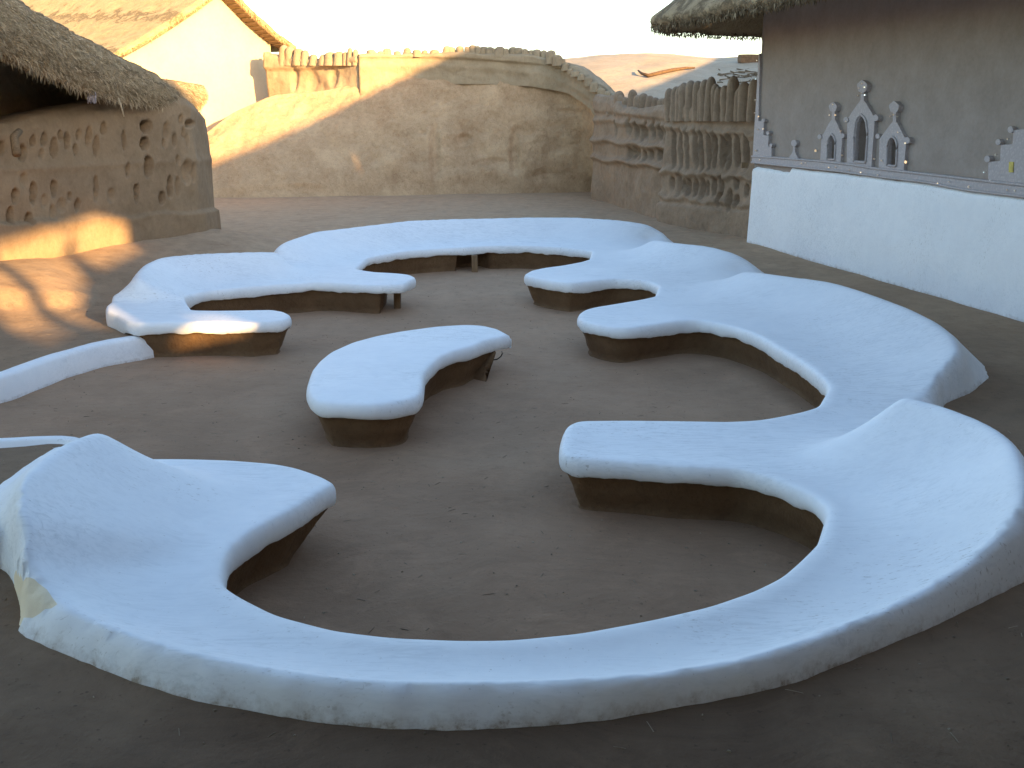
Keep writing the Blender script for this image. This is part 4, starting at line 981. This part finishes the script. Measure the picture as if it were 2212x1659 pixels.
mir = [(208, 828, 6), (240, 917, 6), (186, 563, 4), (194, 430, 4), (182, 710, 3), (178, 803, 4), (947, 593, 7), (927, 627, 5), (967, 620, 5), (919, 679, 6), (945, 665, 7), (969, 676, 6), (739, 743, 6), (715, 818, 6), (757, 818, 6), (795, 932, 6), (833, 862, 6), (805, 1103, 7), (617, 1072, 12), (1262, 1152, 14), (1175, 816, 6), (1150, 830, 5), (1198, 828, 5), (1258, 1018, 7), (513, 1160, 6), (215, 1135, 5), (757, 1188, 5), (710, 1190, 5), (940, 1225, 5), (855, 1210, 5), (1058, 1243, 5), (1087, 1140, 5), (1490, 1303, 6), (1710, 1327, 9), (1985, 1350, 6), (2040, 1355, 6), (1863, 1280, 5), (1903, 1100, 6), (1820, 1225, 5), (1033, 1130, 6), (650, 985, 5), (1205, 940, 4), (1570, 1290, 5), (540, 1158, 4), (1990, 990, 6), (200, 920, 5), (187, 1070, 7)]
for a, b, r_ in mir:
    P_ = disc(a, b, r_ * .8); c_ = np.mean(P_, 0); tl = rnd.gauss(0, .12); tz_ = rnd.gauss(0, .12); V = []
    oo = .072
    for o__ in (oo, oo - .02):
        for u, zz in P_: V.append(wpt(u, zz, o__ + (u - c_[0]) * tl + (zz - c_[1]) * tz_))
    n_ = len(P_); mesh('mirror', V, [tuple(range(n_))] + [(i, (i + 1) % n_, n_ + (i + 1) % n_, n_ + i) for i in range(n_)], M_mirror, rh, smooth=False)
ylw = C4([(1995, 1150), (2025, 1150), (2022, 1225), (1992, 1225)]); mesh('mirror', [wpt(a, b, .06) for a, b in ylw] + [wpt(a, b, .04) for a, b in ylw], [(0, 1, 2, 3), (0, 1, 5, 4), (1, 2, 6, 5), (2, 3, 7, 6), (3, 0, 4, 7)], simple('yellow_glass', (.5, .42, .12), .2), rh, smooth=False)
tagp = wp(1617, 357, .1); box('wooden_peg', (tagp[0] - .05, tagp[1] + .1, tagp[2]), (.1, .1, .09), M_wood, rh)
relief([disc(452, 1018, 24)], .05, 'relief_knob')
# thatched roof
ev = [(5.2, 3.2), (4.6, 5.5), (3.95, 8.2), (3.5, 10.3), (3.28, 11.5), (3.12, 12.7), (2.95, 13.8), (2.62, 15.2), (2.28, 16.3), (2.2, 17.0), (2.5, 17.9), (3.3, 18.7), (4.5, 19.2), (6.5, 19.6), (9, 19.5), (12, 19)]
E_ = resample(np.array(ev, float), .06, .15); n = len(E_); No2 = normals2(E_)
if No2[n // 3][0] > 0: No2 = -No2
apex0 = np.array([9.3, 5.0]); apex1 = np.array([11.2, 15.0]); ZE = 3.55; ZR = 7.3
rws = []
pr_ = np.array([np.clip((p[1] - 4) / 11, 0, 1) for p in E_]); tgt = apex0 + (apex1 - apex0) * pr_[:, None]; ZRv = 6.55 + 1.5 * pr_ ** 1.2
inn = E_ + (tgt - E_) * .28
rws.append(np.column_stack([inn, np.full(n, ZE + .95)]))
for (o_, dz_) in [(-.35, .12), (-.05, .04), (.03, .07), (.05, .12), (.03, .18)]:
    w = np.array([.05 * fbm((p[0], p[1], dz_), 2.4, 101, 3) for p in E_]); w2_ = np.array([.04 * fbm((p[0], p[1]), 3.0, 103, 3) for p in E_])
    rws.append(np.column_stack([E_ + No2 * (o_ + w)[:, None], ZE + dz_ + w2_]))
nt = 40; row = [0, 0, .2, .3, .4, .5]
for j in range(1, nt + 1):
    t = (j / nt); p = E_ + (tgt - E_) * t; zz = ZE + .22 + (ZRv - ZE - .22) * (t ** .82)
    st_ = np.array([((t * 16 + .8 * n1((q[0], q[1]), .35, 3) + 8) % 1) for q in p])
    rws.append(np.column_stack([p, zz + .11 * (st_ - .5) + np.array([.05 * fbm((q[0], q[1], z1_), 1.4, 105, 3) for q, z1_ in zip(p, zz)])])); row.append(t * 16)
A = np.stack(rws, 1); o = mesh('roof', A.reshape(-1, 3), grid_faces(A.shape[0], A.shape[1]), M_thatch, rh); attr(o, 'row', np.tile(row, A.shape[0]))
mesh('light_stop_wall', [(11.2, 3, .1), (11.2, 20, .1), (11.2, 20, 6.9), (11.2, 3, 5.2), (5, 19, .1), (5, 19, 3.8)], [(0, 1, 2, 3), (1, 4, 5, 2)], M_upper, rh, smooth=False)  # added on the unseen side to stop sun leaking through the open shell
def sf4():
    i = rnd.randrange(0, n); p = np.array([*(E_[i] + No2[i] * rnd.uniform(-.25, .05)), ZE + rnd.uniform(0, .1)]); return p, np.array([rnd.gauss(0, .35), rnd.gauss(0, .35), -1])
M_straw_b = straw_mat('brown_straw', (.10, .07, .04), (.34, .25, .15))
straws('hanging_straw', sf4, 9000, M_straw_b, rh, (.02, .07), .006)
def sf5():
    i = rnd.randrange(0, n); p = np.array([*(E_[i] + No2[i] * .05), ZE + rnd.uniform(.02, .22)]); return p, np.array([No2[i][0] + rnd.gauss(0, .4), No2[i][1] + rnd.gauss(0, .4), rnd.gauss(-.35, .3)])
straws('straw_edge', sf5, 1500, M_straw_b, rh, (.015, .05), .003)
# ------------------------------------------------------------------ unseen building added behind the photographer to shade the court
sh = empty('shade_building', (9, -3, .2), 'tall unseen building added behind the photographer to shade the court, with gaps cut for sun patches', 'hall')
wx = 6.0
def plate(name, poly, holes, x, t, mat, parent):
    k = 0; pts = []; ed = []
    for lp in [poly] + holes: pts.append(np.array(lp, float)); ed += loop_edges(k, len(lp)); k += len(lp)
    v, f = cdt(np.vstack(pts), ed); C = np.array([v[list(q)].mean(0) for q in f]); ok = inpoly(C, poly)
    for h in holes: ok &= ~inpoly(C, h)
    n_ = len(v); V = [(x, a, b) for a, b in v] + [(x + t, a, b) for a, b in v]; Fc = []
    for q, g_ in zip(f, ok):
        if g_: Fc += [q, tuple(i + n_ for i in q)[::-1]]
    k = 0
    for lp in [poly] + holes: m = len(lp); Fc += [(k + i, k + (i + 1) % m, n_ + k + (i + 1) % m, n_ + k + i) for i in range(m)]; k += m
    return mesh(name, V, Fc, mat, parent, smooth=False)
SUN_GAP = [(-4.6, 3.7), (-2.2, 3.72), (-1.75, 3.6), (-1.5, 3.95), (-.4, 4.15), (1.0, 4.2), (1.0, 4.6), (0, 4.9), (-4.6, 4.9)]  # gap shaped so the sun patch lands on the left hut and ground
SUN_GAP2 = [(-1.6, 3.36), (-1.5, 3.24), (-.5, 3.12), (-.4, 3.25), (-1.25, 3.46)]  # slit shaped to let sun onto the rim of the left finger
plate('wall', [(-14, .1), (6.2, .1), (6.2, 5.6), (4.2, 6.0), (3.0, 6.35), (1.5, 6.9), (0, 7.6), (-14, 7.9)], [SUN_GAP, SUN_GAP2], wx, .3, M_fence, sh)
tube('forked_post', [(wx + .15, -.85, 4.1), (wx + .12, -.7, 4.35), (wx + .16, -.62, 4.6), (wx + .15, -.6, 4.95)], [.16, .11, .08, .07], M_wood, sh)  # added in the gap to cast the forked shadow
mesh('light_stop_wall', [(-9, -3, .1), (6, -3, .1), (6, -3, 5.0), (-9, -3, 5.0), (-9, -3.3, .1), (6, -3.3, .1), (6, -3.3, 5.0), (-9, -3.3, 5.0)], [(0, 1, 2, 3), (5, 4, 7, 6), (1, 5, 6, 2), (4, 0, 3, 7), (3, 2, 6, 7)], M_gable, sh, smooth=False)  # unseen wall added to block low sky and bounce light near the camera
# unseen roof added over the camera to dim the near court
V_ = []; nx_, ny_ = 20, 14
for lay in (0, 1):
    for i in range(nx_):
        for j in range(ny_):
            x = -8 + 11.8 * i / (nx_ - 1); y = -9 + 11.0 * j / (ny_ - 1); V_.append((x, y, 4.05 + (2.0 - y) * .12 + .22 * lay + .04 * fbm((x, y, lay), .8, 111, 2)))
f_ = grid_faces(nx_, ny_); Fv = [q[::-1] for q in f_] + [tuple(nx_ * ny_ + k for k in q) for q in f_]
rim_ = [i * ny_ for i in range(nx_)] + [(nx_ - 1) * ny_ + j for j in range(1, ny_)] + [i * ny_ + ny_ - 1 for i in range(nx_ - 2, -1, -1)] + [j for j in range(ny_ - 2, 0, -1)]
Fv += [(rim_[i], rim_[(i + 1) % len(rim_)], nx_ * ny_ + rim_[(i + 1) % len(rim_)], nx_ * ny_ + rim_[i]) for i in range(len(rim_))]
o = mesh('shade_roof', V_, Fv, M_thatch, sh, smooth=False); attr(o, 'row', [v[1] for v in V_])
for x in (-7.6, -4.2, 3.6): tube('post', [(x, .6, .1), (x + .03, .62, 2), (x, .6, 4.25)], [.09, .08, .08], M_wood, sh)  # posts for the added roof

lh = empty('hill_shade_house', (15, 30, .2), 'long unseen house added behind the decorated hut to shade the sandy hill', 'house')  # unseen house added to put the lower hill in shade
mesh('wall', [(14, 16, .1), (18, 16, .1), (18, 47, .1), (14, 47, .1), (14, 16, 5.0), (18, 16, 5.0), (18, 47, 5.0), (14, 47, 5.0), (16, 16, 6.5), (16, 47, 6.5)], [(0, 1, 5, 8, 4), (1, 2, 6, 5), (2, 3, 7, 9, 6), (3, 0, 4, 7)], M_hut, lh, smooth=False)
mesh('roof', [(13.6, 15.6, 4.9), (13.6, 47.4, 4.9), (16, 47.4, 6.65), (16, 15.6, 6.65), (18.4, 47.4, 4.9), (18.4, 15.6, 4.9)], [(0, 3, 2, 1), (3, 5, 4, 2)], M_thatch, lh, smooth=False)
def litter():
    V = []; Fc = []
    Q = np.array([(rnd.uniform(-4, 3.5), rnd.uniform(3, 14)) if i % 3 else (rnd.uniform(-5, 5), rnd.uniform(2.4, 20)) for i in range(1900)])
    Q = Q[~inpoly(Q, loop) & ~inpoly(Q, SI)]; inn_ = inpoly(Q, FL); ZZ = np.where(inn_, zfloor(Q), zground(Q)) + .003
    for (x, y), z_ in zip(Q, ZZ):
        th = rnd.uniform(0, 6.28); c_, s_2 = math.cos(th), math.sin(th); k = len(V)
        if rnd.random() < .45: l, w, h = rnd.uniform(.01, .035), .0015, .002
        else: l, w, h = rnd.uniform(.002, .008), rnd.uniform(.002, .006), rnd.uniform(.003, .005)
        for (a, b, hh) in ((-l, -w, 0), (l, -w, 0), (l, w, 0), (-l, w, 0), (-l * .6, -w * .6, h), (l * .6, -w * .5, h), (l * .5, w * .6, h), (-l * .6, w * .5, h)): V.append((x + a * c_ - b * s_2, y + a * s_2 + b * c_, z_ + hh - .002))
        Fc += [tuple(k + q for q in f) for f in ((4, 5, 6, 7), (0, 1, 5, 4), (1, 2, 6, 5), (2, 3, 7, 6), (3, 0, 4, 7))]
    o = mesh('straw_litter', V, Fc, straw_mat('litter', (.12, .085, .055), (.36, .28, .19)), smooth=False); tag(o, 'chopped straw and grit scattered over the mud floor', 'litter', kind='stuff')
litter()
tot = 0
for o in list(bpy.data.objects):
    if o.type == 'MESH': tot += len(o.data.polygons)
print('polys', tot)
